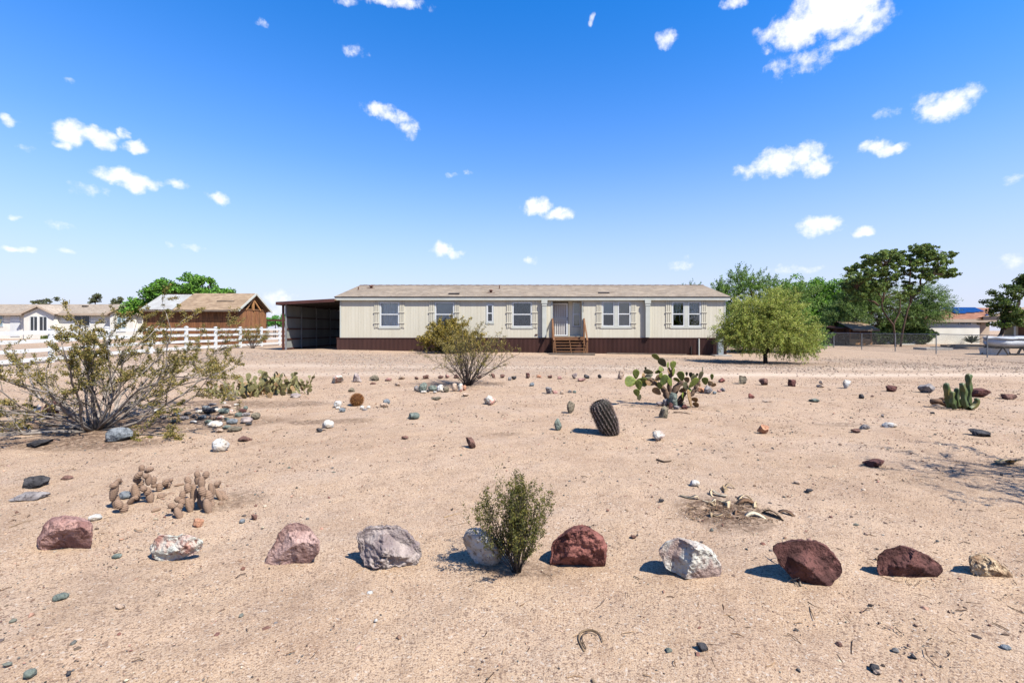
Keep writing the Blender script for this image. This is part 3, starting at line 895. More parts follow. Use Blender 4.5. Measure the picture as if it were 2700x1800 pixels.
# ------------------------------------------------------------------ entry steps
YF = 25.75
sx0, sx1 = hx(1459), hx(1537)
g0 = float(gz(3.0, YF)[0])
LZ = hz(886) - .03
steps = thing('entry_steps', 'weathered wooden entry steps with two handrails below the white security door', 'steps', ((sx0 + sx1) / 2, (YF + YH) / 2, g0))
m = MB()
for q in range(4): m.box(sx0 + .0, sx1 - .0, YH - .5 + .102 * q, YH - .5 + .102 * q + .094, LZ - .04, LZ)
part('landing', m, M_WOOD, steps)
m = MB(); m.box(sx0, sx1, YH - .535, YH - .502, LZ - .16, LZ - .004); part('landing_board', m, M_WOOD, steps)
nt_ = 5; rise = (LZ - g0 - .06) / (nt_ + 1); run = (YH - .53 - YF) / nt_
for k in range(nt_):
    z = LZ - rise * (k + 1); y1 = YH - .53 - run * k
    m = MB(); m.box(sx0, sx1, y1 - run + .03, y1 - .10, z - .04, z); m.box(sx0, sx1, y1 - .09, y1 - .005, z - .04, z)
    part('tread', m, M_WOOD, steps)
for xx in (sx0 + .03, (sx0 + sx1) / 2, sx1 - .07):
    m = MB()
    poly = [(YH - .54, LZ - .18), (YH - .54, LZ - rise - .045)]
    for k in range(nt_):
        z = LZ - rise * (k + 1) - .042; y1 = YH - .53 - run * k
        poly += [(y1 - .012, z), (y1 - run + .012, z)] if k else [(y1 - run + .012, z)]
    poly += [(YF, g0 + .02), (YF + .35, g0 + .02)]
    m.prism(poly, 'x', xx, xx + .04)
    part('stringer', m, M_WOOD, steps)
for xx, px in ((sx0 - .055, 0), (sx1 + .055, 1)):
    zt = hz(841)
    m = MB(); m.box(xx - .045, xx + .045, YH - .16, YH - .07, g0, zt); part('rail_post', m, M_WOOD, steps)
    zf = g0 + .80
    m = MB(); m.box(xx - .045, xx + .045, YF + .32, YF + .41, g0, zf); part('rail_post', m, M_WOOD, steps)
    m = MB(); m.beam((xx, YH - .05, zt + .03), (xx, YF + .25, zf + .02), .09, .04); part('handrail', m, M_WOOD, steps)
m = MB(); m.box(sx0 - .38, sx1 + .42, YF - .22, YF - .02, g0 - .06, g0 + .12); part('base_timber', m, M_WOODG, steps)

# timber lying by the skirting
a, b = G(1598, 932.5), G(1819, 937.5)
m = MB(); m.beam((a.x, YH - .35, float(gz(a.x, YH - .35)[0]) + .045), (b.x, YH - .30, float(gz(b.x, YH - .3)[0]) + .03), .09, .06)
single('timber_plank', m, M_WOODG, (a.x, YH - .35, a.z), 'long pale plank lying along the foot of the brown skirting', 'plank')

# electric pedestal and slab
ex0, ex1 = hx(1883), hx(1896); eg = float(gz(ex0, YH - .5)[0])
slab = thing('concrete_slab', 'small concrete slab under the grey meter pedestal', 'slab', ((ex0 + ex1) / 2, YH - .55, eg))
m = MB(); m.box(hx(1869), hx(1911), YH - .95, YH - .25, eg - .1, eg + .07); part('slab_top', m, M_CONC, slab)
ped = thing('meter_pedestal', 'tall grey electric meter pedestal at the end of the skirting', 'meter box', ((ex0 + ex1) / 2, YH - .5, eg + .07))
m = MB(); m.box(ex0, ex1, YH - .62, YH - .38, eg + .07, hz(899)); part('lower_cabinet', m, M_METERBOX, ped)
m = MB(); m.prism([(YH - .66, hz(898.5)), (YH - .36, hz(898.5)), (YH - .36, hz(870.5)), (YH - .60, hz(870.5)), (YH - .66, hz(875))], 'x', ex0 - .015, ex1 + .015); part('upper_cabinet', m, M_METERBOX, ped)
m = MB(); m.tube([((ex0 + ex1) / 2, YH - .76, hz(882)), ((ex0 + ex1) / 2, YH - .661, hz(882))], [.075, .085], 8); part('meter_dial', m, M_PANE, ped)
m = MB(); m.box(ex0 + .03, ex1 - .03, YH - .626, YH - .6205, eg + .25, eg + .62); part('cabinet_door', m, M_METERBOX, ped)

# ------------------------------------------------------------------ carport
CXL, CXR = -14.52, HX0 - .17
CY0, CY1 = 27.45, 36.4
cg = float(gz(CXL, CY0)[0])
carport = thing('carport', 'brown lean-to metal carport attached to the end of the cream home', 'carport', ((CXL + CXR) / 2, CY0, cg))
zl, zr = ZP(800, 27.3), ZP(791.5, 27.3)
m = MB()
m.prism([(CXL - .33, zl + .0), (CXR + .02, zr + .0), (CXR + .02, zr + .06), (CXL - .33, zl + .06)], 'y', CY0 - .30, CY1 + .2)
rf = part('roof', m, pmat('carport_decking', S(170, 140, 112), S(146, 118, 94), scale=2, rough=.7), carport)
m = MB(); m.prism([(CXL - .37, zl - .10), (CXR + .02, zr - .10), (CXR + .02, zr + .085), (CXL - .37, zl + .085)], 'y', CY0 - .345, CY0 - .302)
m.box(CXL - .375, CXL - .335, CY0 - .30, CY1 + .2, zl - .10, zl + .085)
part('fascia', m, M_BROWN, rf)
for q in range(8):
    y = CY0 + .5 + q * 1.12; m = MB(); m.beam((CXL + .1, y, zl - .06), (CXR - .02, y, zr - .06), .06, .11); part('rafter', m, M_DARK, rf)
posts = [27.5, 29.4, 31.5, 33.7, 36.1]
for k, y in enumerate(posts):
    m = MB(); m.box(CXL + .0, CXL + .075, y - .04, y + .04, float(gz(CXL, y)[0]) - .02, zl - .005); part('post', m, M_GALV, carport)
m = MB(); m.box(CXL - .14, CXL - .045, CY0 - .08, CY0 + .05, cg - .03, zl - .005); part('corner_post', m, M_BROWN, carport)
for k, (y0, y1) in enumerate(zip(posts, posts[1:])):
    m = MB(); corrugated(m, (CXL - .028, y1), (CXL - .028, y0), cg - .02, zl - .10, .12, .009, 6); part('wall_sheet', m, M_PANEL, carport)
    for z in (2.18, 1.48, .86, .28):
        m = MB(); m.box(CXL - .016, CXL + .03, y0 + .041, y1 - .041, z - .04, z + .04); part('girt', m, M_BROWN, carport)
m = MB(); corrugated(m, (CXL, CY1 - .1), (CXR, CY1 - .1), cg - .02, 2.9, .12, .009, 6); part('back_sheet', m, M_PANEL, carport)

# ------------------------------------------------------------------ plank shed with open gable truss
SX0, SX1 = XP(377, 36.35), XP(627, 36.35)
SY0, SY1 = 36.35, 40.35
sg = .16
SEZ, SRZ = ZP(817, 36.0), ZP(773.5, 38.35)
shed = thing('plank_shed', 'brown plank shed with shingle roof, pale metal roof sheets and open gable truss', 'shed', ((SX0 + SX1) / 2, 38.3, sg))
WT = ZP(815, 36.35)
rr = random.Random(4)
def planks(a, b, z0, z1, wid=.24):
    a, b = np.array(a), np.array(b); L = np.linalg.norm(b - a); d = (b - a) / L; n = int(round(L / wid)); w = L / n
    for k in range(n):
        p, q = a + d * (k * w + .006), a + d * ((k + 1) * w - .006)
        m = MB(); t = rr.uniform(.78, 1.2); o = rr.uniform(0, .012)
        nn = np.array([d[1], -d[0]])
        v = [(*(p + nn * o), z0), (*(q + nn * o), z0), (*(q - nn * .03), z0), (*(p - nn * .03), z0)]
        v += [(x, y, z1) for (x, y, z) in v]
        m.add(v, [(0, 3, 2, 1), (4, 5, 6, 7), (0, 1, 5, 4), (1, 2, 6, 5), (2, 3, 7, 6), (3, 0, 4, 7)], (t, t * rr.uniform(.94, 1.03), t * rr.uniform(.88, 1.02)))
        part('plank', m, M_BARN, shed)
planks((SX0, SY0), (SX1, SY0), sg - .05, WT)
planks((SX1, SY0 + .032), (SX1, SY1), sg - .05, WT)
m = MB(); m.box(SX0, SX0 + .05, SY0 + .05, SY1, sg - .05, WT); m.box(SX0 + .06, SX1 - .05, SY1 - .05, SY1, sg - .05, WT); part('rear_wall', m, M_BARN, shed)
RX0, RX1 = XP(369, 36.0), SX1 + .30
SYE0, SYE1, SYR = SY0 - .4, SY1 + .4, 38.35
xm = XP(480, 37.0)
m = MB(); shingled_slope(m, xm + .012, RX1, SYE0, SEZ, SYR, SRZ, 16, .016); shingled_slope(m, RX0, RX1, SYE1, SEZ, SYR, SRZ, 10, .016)
srf = part('roof', m, M_SHINGLE2, shed)
m = MB(); L = xm - RX0; n = int(L / .13 * 6); s_ = np.linspace(0, L, n); o = .022 * np.sin(s_ / .13 * 2 * PI) + .03
v = np.concatenate([np.column_stack([RX0 + s_, np.full(n, SYE0 - .04), SEZ + o]), np.column_stack([RX0 + s_, np.full(n, SYR - .2), SRZ - .14 + o])]); i = np.arange(n - 1)
m.add(v, np.stack([i, i + 1, n + i + 1, n + i], -1)); part('metal_sheet', m, pmat('pale_metal_sheet', S(182, 184, 182), S(164, 162, 158), scale=1.5, rough=.5, metal=.2), srf)
m = MB(); m.box(RX0, RX1, SYE0 - .03, SYE0 - .002, SEZ - .13, SEZ - .004); part('eave_board', m, M_WOODG, srf)
for (ya, yb) in ((SYE0, SYR), (SYE1, SYR)):
    m = MB(); m.beam((RX1 + .02, ya, SEZ - .05), (RX1 + .02, yb, SRZ - .05), .04, .16, up=(1, 0, 0) if False else (0, 0, 1)); part('rake_board', m, M_TRIM, srf)
    m = MB(); m.beam((SX1 + .03, ya + (.3 if ya < yb else -.3), SEZ - .02), (SX1 + .03, yb, SRZ - .25), .06, .13); part('truss_rafter', m, M_WOOD, shed)
m = MB(); m.beam((SX1 + .03, SYR, WT - .02), (SX1 + .03, SYR, SRZ - .2), .14, .14, up=(0, 1, 0)); part('king_post', m, pmat('fresh_timber', S(196, 146, 94), S(170, 120, 74), scale=5, rough=.8), shed)
for sgn in (-1, 1):
    m = MB(); m.beam((SX1 + .03, SYR + sgn * 1.05, WT), (SX1 + .03, SYR + sgn * .06, SRZ - .55), .1, .13); part('truss_strut', m, MATS['fresh_timber'], shed)
m = MB(); m.box(SX1 - .03, SX1 + .05, SY0 + .03, SY1, WT + .002, WT + .09); part('tie_beam', m, M_WOOD, shed)
x, y, z = XP(600, 37.1), 37.1, SEZ + (37.1 - SYE0) / (SYR - SYE0) * (SRZ - SEZ)
m = MB(); m.box(x - .85, x + .55, y - .05, y + .05, z + .02, z + .09); part('roof_batten', m, M_WOODG, srf)

# ------------------------------------------------------------------ the neighbour's white home
NY = 60.0
nb = thing('white_house', 'white neighbouring home with two small front gables beyond the rail fence', 'house', (-62, NY, .15))
NX0, NX1 = -84.0, XP(381, NY)
nb_b, nb_t = .1, ZP(828, NY); nez = ZP(826, NY - .5); NRY = NY + 4.4; nrz = ZP(802, NRY)
m = MB(); m.box(NX0, NX1, NY, NY + .15, nb_b, nb_t + .05); m.box(NX0, NX0 + .15, NY + .16, NY + 8.8, nb_b, nb_t); m.box(NX1 - .15, NX1, NY + .16, NY + 8.8, nb_b, nb_t); m.box(NX0 + .16, NX1 - .16, NY + 8.7, NY + 8.8, nb_b, nb_t)
part('wall', m, M_CREAM, nb)
m = MB(); shingled_slope(m, NX0 - .4, NX1 + .3, NY - .5, nez, NRY, nrz, 20, .02); shingled_slope(m, NX0 - .4, NX1 + .3, NY + 9.3, nez, NRY, nrz, 8, .02)
nrf = part('roof', m, M_SHINGLE, nb)
m = MB(); m.box(NX0 - .4, NX1 + .3, NY - .54, NY - .505, nez - .25, nez - .01); part('fascia', m, M_TAN, nb)
for (pl, pc, pr, pk) in ((50, 100, 146, 804), (278, 316, 356, 808)):
    a, c, b = XP(pl, NY - .9), XP(pc, NY - .9), XP(pr, NY - .9); zk = ZP(pk, NY - .9); zb = ZP(826, NY - .9)
    m = MB(); m.prism([(a + .4, nb_b), (b - .4, nb_b), (b - .4, zb), (c, zk - .25), (a + .4, zb)], 'y', NY - .7, NY - .002); gw = part('gable_front', m, M_CREAM, nb)
    for (u, w) in ((a, c), (b, c)):
        m = MB(); yy0, yy1 = NY - 1.0, NY + 3.6
        v = [(u, yy0, zb - .02), (w, yy0, zk), (w, yy1, zk), (u, yy1, zb - .02), (u, yy0, zb - .12), (w, yy0, zk - .1), (w, yy1, zk - .1), (u, yy1, zb - .12)]
        m.add(v, [(0, 1, 2, 3), (7, 6, 5, 4), (0, 4, 5, 1), (1, 5, 6, 2), (2, 6, 7, 3), (3, 7, 4, 0)]); part('gable_roof', m, M_SHINGLE, gw)
        m = MB(); m.beam((u, yy0 - .03, zb - .16), (w, yy0 - .03, zk - .14), .05, .22); part('gable_fascia', m, M_TAN, gw)
def far_window(parent, x0, x1, z0, z1, y, mat=M_PANE, frame=M_WHITE, bars=1):
    m = MB(); t = .07
    for (a, b, c, d) in ((x0 - t, x0, z0 - t, z1 + t), (x1, x1 + t, z0 - t, z1 + t), (x0, x1, z1, z1 + t), (x0, x1, z0 - t, z0)): m.box(a, b, y - .06, y - .002, c, d)
    for q in range(bars): xx = x0 + (x1 - x0) * (q + 1) / (bars + 1); m.box(xx - .03, xx + .03, y - .05, y - .002, z0, z1)
    w = part('window', m, frame, parent)
    m = MB(); m.box(x0, x1, y - .02, y - .004, z0, z1); part('pane', m, mat, w)
nx = lambda px: XP(px, NY - .7); nz = lambda py: ZP(py, NY - .7)
far_window(nb, nx(81), nx(99), nz(871), nz(835), NY - .7); far_window(nb, nx(105), nx(124), nz(871), nz(835), NY - .7)
far_window(nb, nx(310), nx(331), nz(873), nz(835), NY - .7, mat=M_BLUEPANE)
far_window(nb, XP(197, NY), XP(237, NY), ZP(858, NY), ZP(833, NY), NY); far_window(nb, XP(-25, NY), XP(8, NY), ZP(860, NY), ZP(834, NY), NY, mat=M_BLUEPANE)
m = MB(); m.box(XP(28, NY), XP(53, NY), NY - .05, NY - .003, .5, ZP(833, NY)); part('door', m, M_WHITE, nb)
for px in (118, 225, 340):
    yy = NY + 2.9; z = nez + (yy - NY + .5) / (NRY - NY + .5) * (nrz - nez); m = MB(); m.box(XP(px, yy) - .3, XP(px, yy) + .3, yy - .2, yy + .2, z - .05, z + .18); part('roof_vent', m, M_DARK, nrf)

# ------------------------------------------------------------------ sheds and houses on the right
coop = thing('small_coop', 'small shingle roofed shed with chipboard lower wall behind the chain-link fence', 'shed', (30.5, 42, 0))
QY = 42.0
qx = lambda px, y=QY: XP(px, y)
m = MB(); m.box(qx(2241), qx(2300), QY, QY + .06, .02, ZP(893.5, QY)); part('lower_panel', m, M_OSB, coop)
m = MB(); m.box(qx(2243), qx(2298), QY + .3, QY + .36, ZP(893, QY), ZP(868, QY)); m.box(qx(2241), qx(2241) + .08, QY + .07, QY + 3, .02, ZP(866, QY)); m.box(qx(2300) - .08, qx(2300), QY + .07, QY + 3, .02, ZP(866, QY)); part('dark_wall', m, pmat('shed_brown', S(98, 68, 48), S(76, 52, 38), scale=3, rough=.9), coop)
for px in (2243, 2270, 2299):
    m = MB(); m.box(qx(px) - .06, qx(px) + .06, QY + .061, QY + .16, .02, ZP(867, QY)); part('post', m, M_WOOD, coop)
cez, crz = ZP(869, QY - .5), ZP(847, QY + 1.7)
m = MB(); shingled_slope(m, qx(2238), qx(2309), QY - .5, cez, QY + 1.7, crz, 10, .02); shingled_slope(m, qx(2238), qx(2309), QY + 3.9, cez, QY + 1.7, crz, 6, .02)
part('roof', m, M_SHINGLE2, coop)
m = MB(); m.box(qx(2238), qx(2309), QY - .53, QY - .503, cez - .14, cez); part('fascia', m, M_WOODG, coop)
hut = thing('board_hut', 'dark brown board hut standing beside the small coop', 'shed', (28, 42.5, 0))
m = MB(); UY = 42.6
m.box(qx(2224, UY), qx(2239, UY), UY, UY + .06, 0, ZP(862, UY)); m.box(qx(2200, UY), qx(2206, UY), UY, UY + .06, 0, ZP(864, UY)); m.box(qx(2206, UY), qx(2224, UY), UY, UY + .06, 0, ZP(895, UY)); m.box(qx(2200, UY), qx(2239, UY), UY + 2, UY + 2.06, 0, ZP(864, UY))
part('wall', m, pmat('hut_boards', S(96, 72, 62), S(70, 50, 42), scale=2, rough=.9, stretch=(5, 1, .5)), hut)
m = MB(); m.prism([(UY - .3, ZP(866, UY)), (UY + 2.3, ZP(858, UY)), (UY + 2.3, ZP(856, UY)), (UY - .3, ZP(864, UY))], 'x', qx(2192, UY), qx(2241, UY)); part('roof', m, M_BROWN, hut)

TY = 46.0
sol = thing('solar_house', 'tan stucco house with blue solar panels on its brown shingle roof', 'house', (XP(2443, 46.0), 46.0, 0))
tx = lambda px, y=TY: XP(px, y)
m = MB(); m.box(tx(2443), tx(2583), TY, TY + .2, -.05, ZP(846, TY)); m.box(tx(2443), tx(2443) + .2, TY + .21, TY + 5, -.05, ZP(846, TY)); part('white_wall', m, M_CREAM, sol)
m = MB(); m.box(tx(2583) + .002, tx(2620), TY + .5, TY + .7, -.05, ZP(846, TY)); m.box(tx(2620) + .002, tx(2620) + .2, TY + .6, TY + 9, -.05, ZP(846, TY)); part('tan_wall', m, M_TAN, sol)
tez, trz = ZP(841, TY - .25), ZP(811.5, TY + 2.6)
m = MB()
xa, xb, ya, yb = tx(2436, TY - .25), tx(2627, TY - .25), TY - .25, TY + 5.6
ra, rb, ry = tx(2520, TY + 2.6), tx(2612, TY + 2.6), TY + 2.6
v = [(xa, ya, tez), (xb, ya, tez), (rb, ry, trz), (ra, ry, trz), (xa, yb, tez), (xb, yb, tez)]
m.add(v, [(0, 1, 2, 3), (5, 4, 3, 2)]); m.add(v, [(0, 3, 4), (1, 5, 2)])
m.add([(x, y, z - .12) for x, y, z in v], [(3, 2, 1, 0), (2, 3, 4, 5)])
trf = part('roof', m, M_SHINGLE3, sol)
m = MB(); m.box(xa, xb, ya - .04, ya - .004, tez - .32, tez - .004); part('fascia', m, M_TAN, sol)
def slope_pt(u, f): # along x, fraction up the front slope
    return (u, ya + (ry - ya) * f, tez + (trz - tez) * f + .12)
for q, (a, f0, f1) in enumerate([(2513, .42, .93), (2528, .42, .93), (2543, .5, .95), (2558, .5, .95), (2573, .55, .95), (2588, .6, .95)]):
    u0, u1 = tx(a - 3, TY + 1.3), tx(a + 11.6, TY + 1.3)
    p = [slope_pt(u0, f0), slope_pt(u1, f0), slope_pt(u1, f1), slope_pt(u0, f1)]
    m = MB(); m.add(p + [(x, y, z - .06) for x, y, z in p], [(0, 1, 2, 3), (7, 6, 5, 4), (0, 4, 5, 1), (1, 5, 6, 2), (2, 6, 7, 3), (3, 7, 4, 0)]); part('solar_panel', m, M_SOLAR, trf)
u0, u1 = tx(2612, TY), tx(2640, TY); p = [slope_pt(u0, .08), slope_pt(u1 - .6, .08), slope_pt(u1 - .6, .3), slope_pt(u0, .3)]
m = MB(); m.add(p + [(x, y, z - .06) for x, y, z in p], [(0, 1, 2, 3), (7, 6, 5, 4), (0, 4, 5, 1), (1, 5, 6, 2), (2, 6, 7, 3), (3, 7, 4, 0)]); part('solar_panel', m, M_SOLAR, trf)
far_window(sol, tx(2529), tx(2558), ZP(854.5, TY), ZP(848, TY), TY)
m = MB(); m.box(tx(2576), tx(2583), TY - .15, TY - .002, ZP(855, TY), ZP(852, TY)); part('wall_lamp', m, M_DARK, sol)

LY = 36.0
lst = thing('stucco_house', 'pale stucco house with steep brown roof and brown door beyond the chain-link fence', 'house', (XP(2679, 36.0), 36.0, 0))
m = MB(); m.box(XP(2679, LY), 52, LY, LY + .2, -.05, ZP(836, LY)); m.box(XP(2679, LY), XP(2679, LY) + .2, LY + .21, LY + 9, -.05, ZP(836, LY)); part('wall', m, pmat('lst_stucco', S(214, 200, 172), S(204, 188, 160), scale=1, rough=.9), lst)
m = MB(); lez, lrz = ZP(833, LY - .9), ZP(772, LY + 3.6)
xa = XP(2648, LY - .9)
v = [(xa, LY - .9, lez), (54, LY - .9, lez), (50, LY + 3.6, lrz), (XP(2712, LY + 3.6), LY + 3.6, lrz), (xa, LY + 9.5, lez), (54, LY + 9.5, lez)]
m.add(v, [(0, 1, 2, 3), (5, 4, 3, 2)]); m.add(v, [(0, 3, 4), (1, 5, 2)]); m.add([(x, y, z - .15) for x, y, z in v], [(3, 2, 1, 0), (2, 3, 4, 5)])
part('roof', m, M_SHINGLE2, lst)
m = MB(); m.box(xa, 54, LY - .95, LY - .904, lez - .28, lez - .004); part('fascia', m, M_TAN, lst)
m = MB(); m.box(XP(2673, LY) , XP(2676.5, LY), LY - .75, LY - .62, -.05, lez - .16); part('porch_post', m, M_TRIM, lst)
m = MB(); m.box(XP(2683, LY), XP(2706, LY), LY - .03, LY - .002, .1, ZP(852, LY)); part('door', m, pmat('brown_door', S(120, 84, 56), S(98, 66, 44), scale=3, rough=.7), lst)

lst.rotation_euler.z = rad(-42)

# metal shade by the far paddock
SHY = 62.0
sh = thing('metal_shade', 'low flat metal shade roof on thin posts beyond the rail fence', 'shade', (-34, SHY, .15))
m = MB(); m.box(XP(690, SHY), XP(775, SHY), SHY, SHY + 5, ZP(845.5, SHY), ZP(842, SHY)); part('roof', m, M_BROWN, sh)
for px in (702, 724, 746, 768):
    for dy in (.2, 4.6): m = MB(); m.tube([(XP(px, SHY), SHY + dy, .1), (XP(px, SHY), SHY + dy, ZP(846, SHY))], .06, 6); part('post', m, M_DARK, sh)
pr = thing('pipe_rail', 'dark pipe rail fence in front of the metal shade', 'fence', (-33, 58, .15))
for z in (.6, 1.05, 1.5): m = MB(); m.tube([(XP(694, 58), 58, z), (XP(770, 58), 58, z)], .035, 6); part('rail', m, M_DARK, pr)
for px in (700, 722, 744, 766): m = MB(); m.tube([(XP(px, 58), 58, .1), (XP(px, 58), 58, 1.55)], .045, 6); part('post', m, M_DARK, pr)

# ------------------------------------------------------------------ white rail fence
FX = -19.3
fy = [16.06 + 2.455 * k for k in range(10)]
fence = thing('rail_fence', 'white vinyl four-rail ranch fence running back from the drive', 'fence', (FX, fy[0], float(gz(FX, fy[0])[0])))
for y in fy:
    z = float(gz(FX, y)[0]); m = MB(); m.box(FX - .065, FX + .065, y - .065, y + .065, z - .05, z + 1.34); p = part('post', m, M_WHITE, fence)
    m = MB(); m.prism([(FX - .08, z + 1.342), (FX + .08, z + 1.342), (FX + .08, z + 1.36), (FX, z + 1.41), (FX - .08, z + 1.36)], 'y', y - .08, y + .08); part('post_cap', m, M_WHITE, p)
for y0, y1 in zip(fy, fy[1:]):
    z0, z1 = float(gz(FX, y0)[0]), float(gz(FX, y1)[0])
    for h in (1.23, .89, .53, .17):
        m = MB(); m.beam((FX, y0 + .066, z0 + h), (FX, y1 - .066, z1 + h), .05, .14); part('rail', m, M_WHITE, fence)

# ------------------------------------------------------------------ chain-link fence
KX = 24.85
ky = [18.4 + 3.05 * k for k in range(10)]
cl = thing('chain_link_fence', 'galvanised chain-link fence along the right side of the yard', 'fence', (KX, ky[0], float(gz(KX, ky[0])[0])))
kg = lambda y: float(gz(KX, y)[0])
for y in ky:
    m = MB(); m.tube([(KX, y, kg(y) - .05), (KX, y, kg(y) + 1.2)], .03, 8); part('post', m, M_GALV, cl)
for a, b in zip(ky, ky[1:]):
    m = MB(); m.tube([(KX - .05, a, kg(a) + 1.2), (KX - .05, b, kg(b) + 1.2)], .021, 6); part('top_rail', m, M_GALV, cl)
M_WIRE = pmat('fence_wire', S(126, 126, 124), S(104, 104, 102), scale=3, rough=.6)
m = MB(); y = ky[0]
while y < ky[-1] - 1.15:
    for sg_ in (0, 1):
        y0, y1 = (y, y + 1.13) if sg_ == 0 else (y + 1.13, y)
        m.beam((KX - .035 - .004 * sg_, y0, kg(y0) + .04), (KX - .035 - .004 * sg_, y1, kg(y1) + 1.17), .003, .003, up=(1, 0, 0))
    y += .072
part('wire_mesh', m, M_WIRE, cl, kind='stuff')
back = thing('chain_link_fence', 'far run of chain-link fence between the big tree and the solar house', 'fence', (38, 47.5, 0))
for k in range(6):
    x = 27 + k * 3.0; m = MB(); m.tube([(x, 47.5, 0), (x, 47.5, 1.2)], .035, 6); part('post', m, M_GALV, back)
m = MB(); m.tube([(27, 47.46, 1.2), (42, 47.46, 1.2)], .03, 6); part('top_rail', m, M_GALV, back)

# ------------------------------------------------------------------ covered boat on trestles, tub, slabs
BY = 26.9; bg = float(gz(28, BY)[0])
boat = thing('covered_boat', 'small white boat under a pale grey cover resting on trestles', 'boat', (30, BY, bg))
n = 26; xs = np.linspace(XP(2599, BY), XP(2599, BY) + 5.2, n); t = np.linspace(0, 1, n)
ring = 14; half = .62 * np.minimum(1, (t / .16) ** .6 + .18); zk = ZP(914, BY) + .16 * np.maximum(0, 1 - t / .14) ** 1.5; zt = ZP(893, BY) - .02 * np.sin(t * 9)
def hull(z_lo, z_hi, wid, k0, k1):
    v = []
    for i in range(n):
        for a in np.linspace(0, 2 * PI, ring, endpoint=False):
            c, s_ = math.cos(a), math.sin(a)
            v.append((xs[i], BY + wid[i] * np.sign(c) * abs(c) ** .6, (z_lo[i] + z_hi[i]) / 2 + (z_hi[i] - z_lo[i]) / 2 * np.sign(s_) * abs(s_) ** .6))
    f = [(i * ring + j, i * ring + (j + 1) % ring, (i + 1) * ring + (j + 1) % ring, (i + 1) * ring + j) for i in range(n - 1) for j in range(ring)]
    return v, f
m = MB(); m.add(*hull(zk, zt, half, 0, 1)); b0 = 0
m.f.setdefault(ring, []).append(np.array([list(range(ring))])); m.f.setdefault(ring, []).append(np.array([[(n - 1) * ring + q for q in range(ring)][::-1]]))
part('hull', m, pmat('boat_white', S(214, 218, 222), S(196, 200, 204), scale=3, rough=.7, spec=.2), boat, smooth=True)
m = MB(); cov = zt + .12 + .03 * np.sin(t * 31) + .02 * np.sin(t * 57)
m.add(*hull(zt - .05, cov, half * 1.06, 0, 1)); m.f.setdefault(ring, []).append(np.array([list(range(ring))]))
part('cover', m, pmat('grey_tarpaulin', S(206, 210, 214), S(186, 190, 196), scale=6, rough=.8, bump=.2, bscale=9), boat, smooth=True)
for px in (2623, 2672, 2720):
    tr = thing('trestle', 'dark A-frame trestle under the covered boat', 'trestle', (XP(px, BY), BY, bg), group='trestles under the covered boat')
    x = XP(px, BY)
    for sg_ in (-1, 1):
        for yy in (-.45, .45): m = MB(); m.beam((x + sg_ * .32, BY + yy, bg), (x + sg_ * .04, BY + yy, ZP(915, BY)), .05, .05); part('leg', m, M_DARK, tr)
    m = MB(); m.box(x - .06, x + .06, BY - .6, BY + .6, ZP(918, BY), ZP(914.6, BY)); part('top_bar', m, M_DARK, tr)
tub = thing('storage_tub', 'white plastic tub lying under the covered boat', 'tub', (XP(2634, BY + .3), BY + .3, bg))
m = MB(); x0, x1 = XP(2609, BY), XP(2660, BY)
m.prism([(x0 + .05, bg), (x1 - .05, bg), (x1, bg + .36), (x0, bg + .36)], 'y', BY - .05, BY + .62); part('body', m, M_WHITE, tub)
m = MB(); m.box(x0 - .03, x1 + .03, BY - .08, BY + .65, bg + .362, bg + .40); part('lid', m, M_WHITE, tub)
for (px, py, w, h, dd, lab, mt) in ((2478, 923, 70, 6, 1.2, 'low grey concrete block lying inside the chain-link fence', M_CONC), (2530, 918, 130, 4, .5, 'long pale board lying behind the chain-link fence', M_WOODG), (2508, 914, 22, 5, .7, 'short dark timber stacked beyond the pale board', M_WOODG), (2365 + 30, 909, 34, 3, .9, 'scrap of pale sheeting by the foot of the big tree', M_TRIM)):
    p = G(px, py); s_ = p.y / FPX; m = MB()
    m.prism([(p.x - w * s_ / 2, p.y), (p.x + w * s_ / 2, p.y), (p.x + w * s_ / 2 - .05, p.y + dd), (p.x - w * s_ / 2 + .06, p.y + dd)], 'z', p.z - .02, p.z + h * s_)
    single('yard_board' if mt is not M_CONC else 'concrete_block', m, mt, p, lab, 'board' if mt is not M_CONC else 'block')
# ------------------------------------------------------------------ plants
def leaves(mb, cen, l, w, col, r, dirs=None, spread=1.0):
    """one small diamond leaf per centre, turned at random or roughly along dirs"""
    n = len(cen)
    a = r.normal(size=(n, 3))
    if dirs is not None: a = dirs + spread * .5 * a
    a /= np.linalg.norm(a, axis=1)[:, None] + 1e-9
    b = np.cross(a, r.normal(size=(n, 3))); b /= np.linalg.norm(b, axis=1)[:, None] + 1e-9
    l = np.broadcast_to(l, (n,))[:, None] * r.uniform(.7, 1.3, (n, 1)); w = np.broadcast_to(w, (n,))[:, None] * r.uniform(.7, 1.3, (n, 1))
    v = np.stack([cen - a * l * .5, cen + b * w * .5, cen + a * l * .5, cen - b * w * .5], 1).reshape(-1, 3)
    mb.add(v, np.arange(4 * n).reshape(-1, 4), np.repeat(col, 4, 0))

def palette(r, n, cols, vari=.18):
    c = np.array(cols)[r.integers(0, len(cols), n)] * 1.0
    return c * r.uniform(1 - vari, 1 + vari, (n, 1)) * r.uniform(.94, 1.06, (n, 3))

def grow(r, p, d, L, n, wig, lift=0.0):
    pts = [np.array(p, float)]; d = np.array(d, float); d /= np.linalg.norm(d)
    for k in range(n):
        d = d + wig * r.normal(size=3) + np.array([0, 0, lift]); d /= np.linalg.norm(d)
        pts.append(pts[-1] + d * L / n)
    return np.array(pts), d

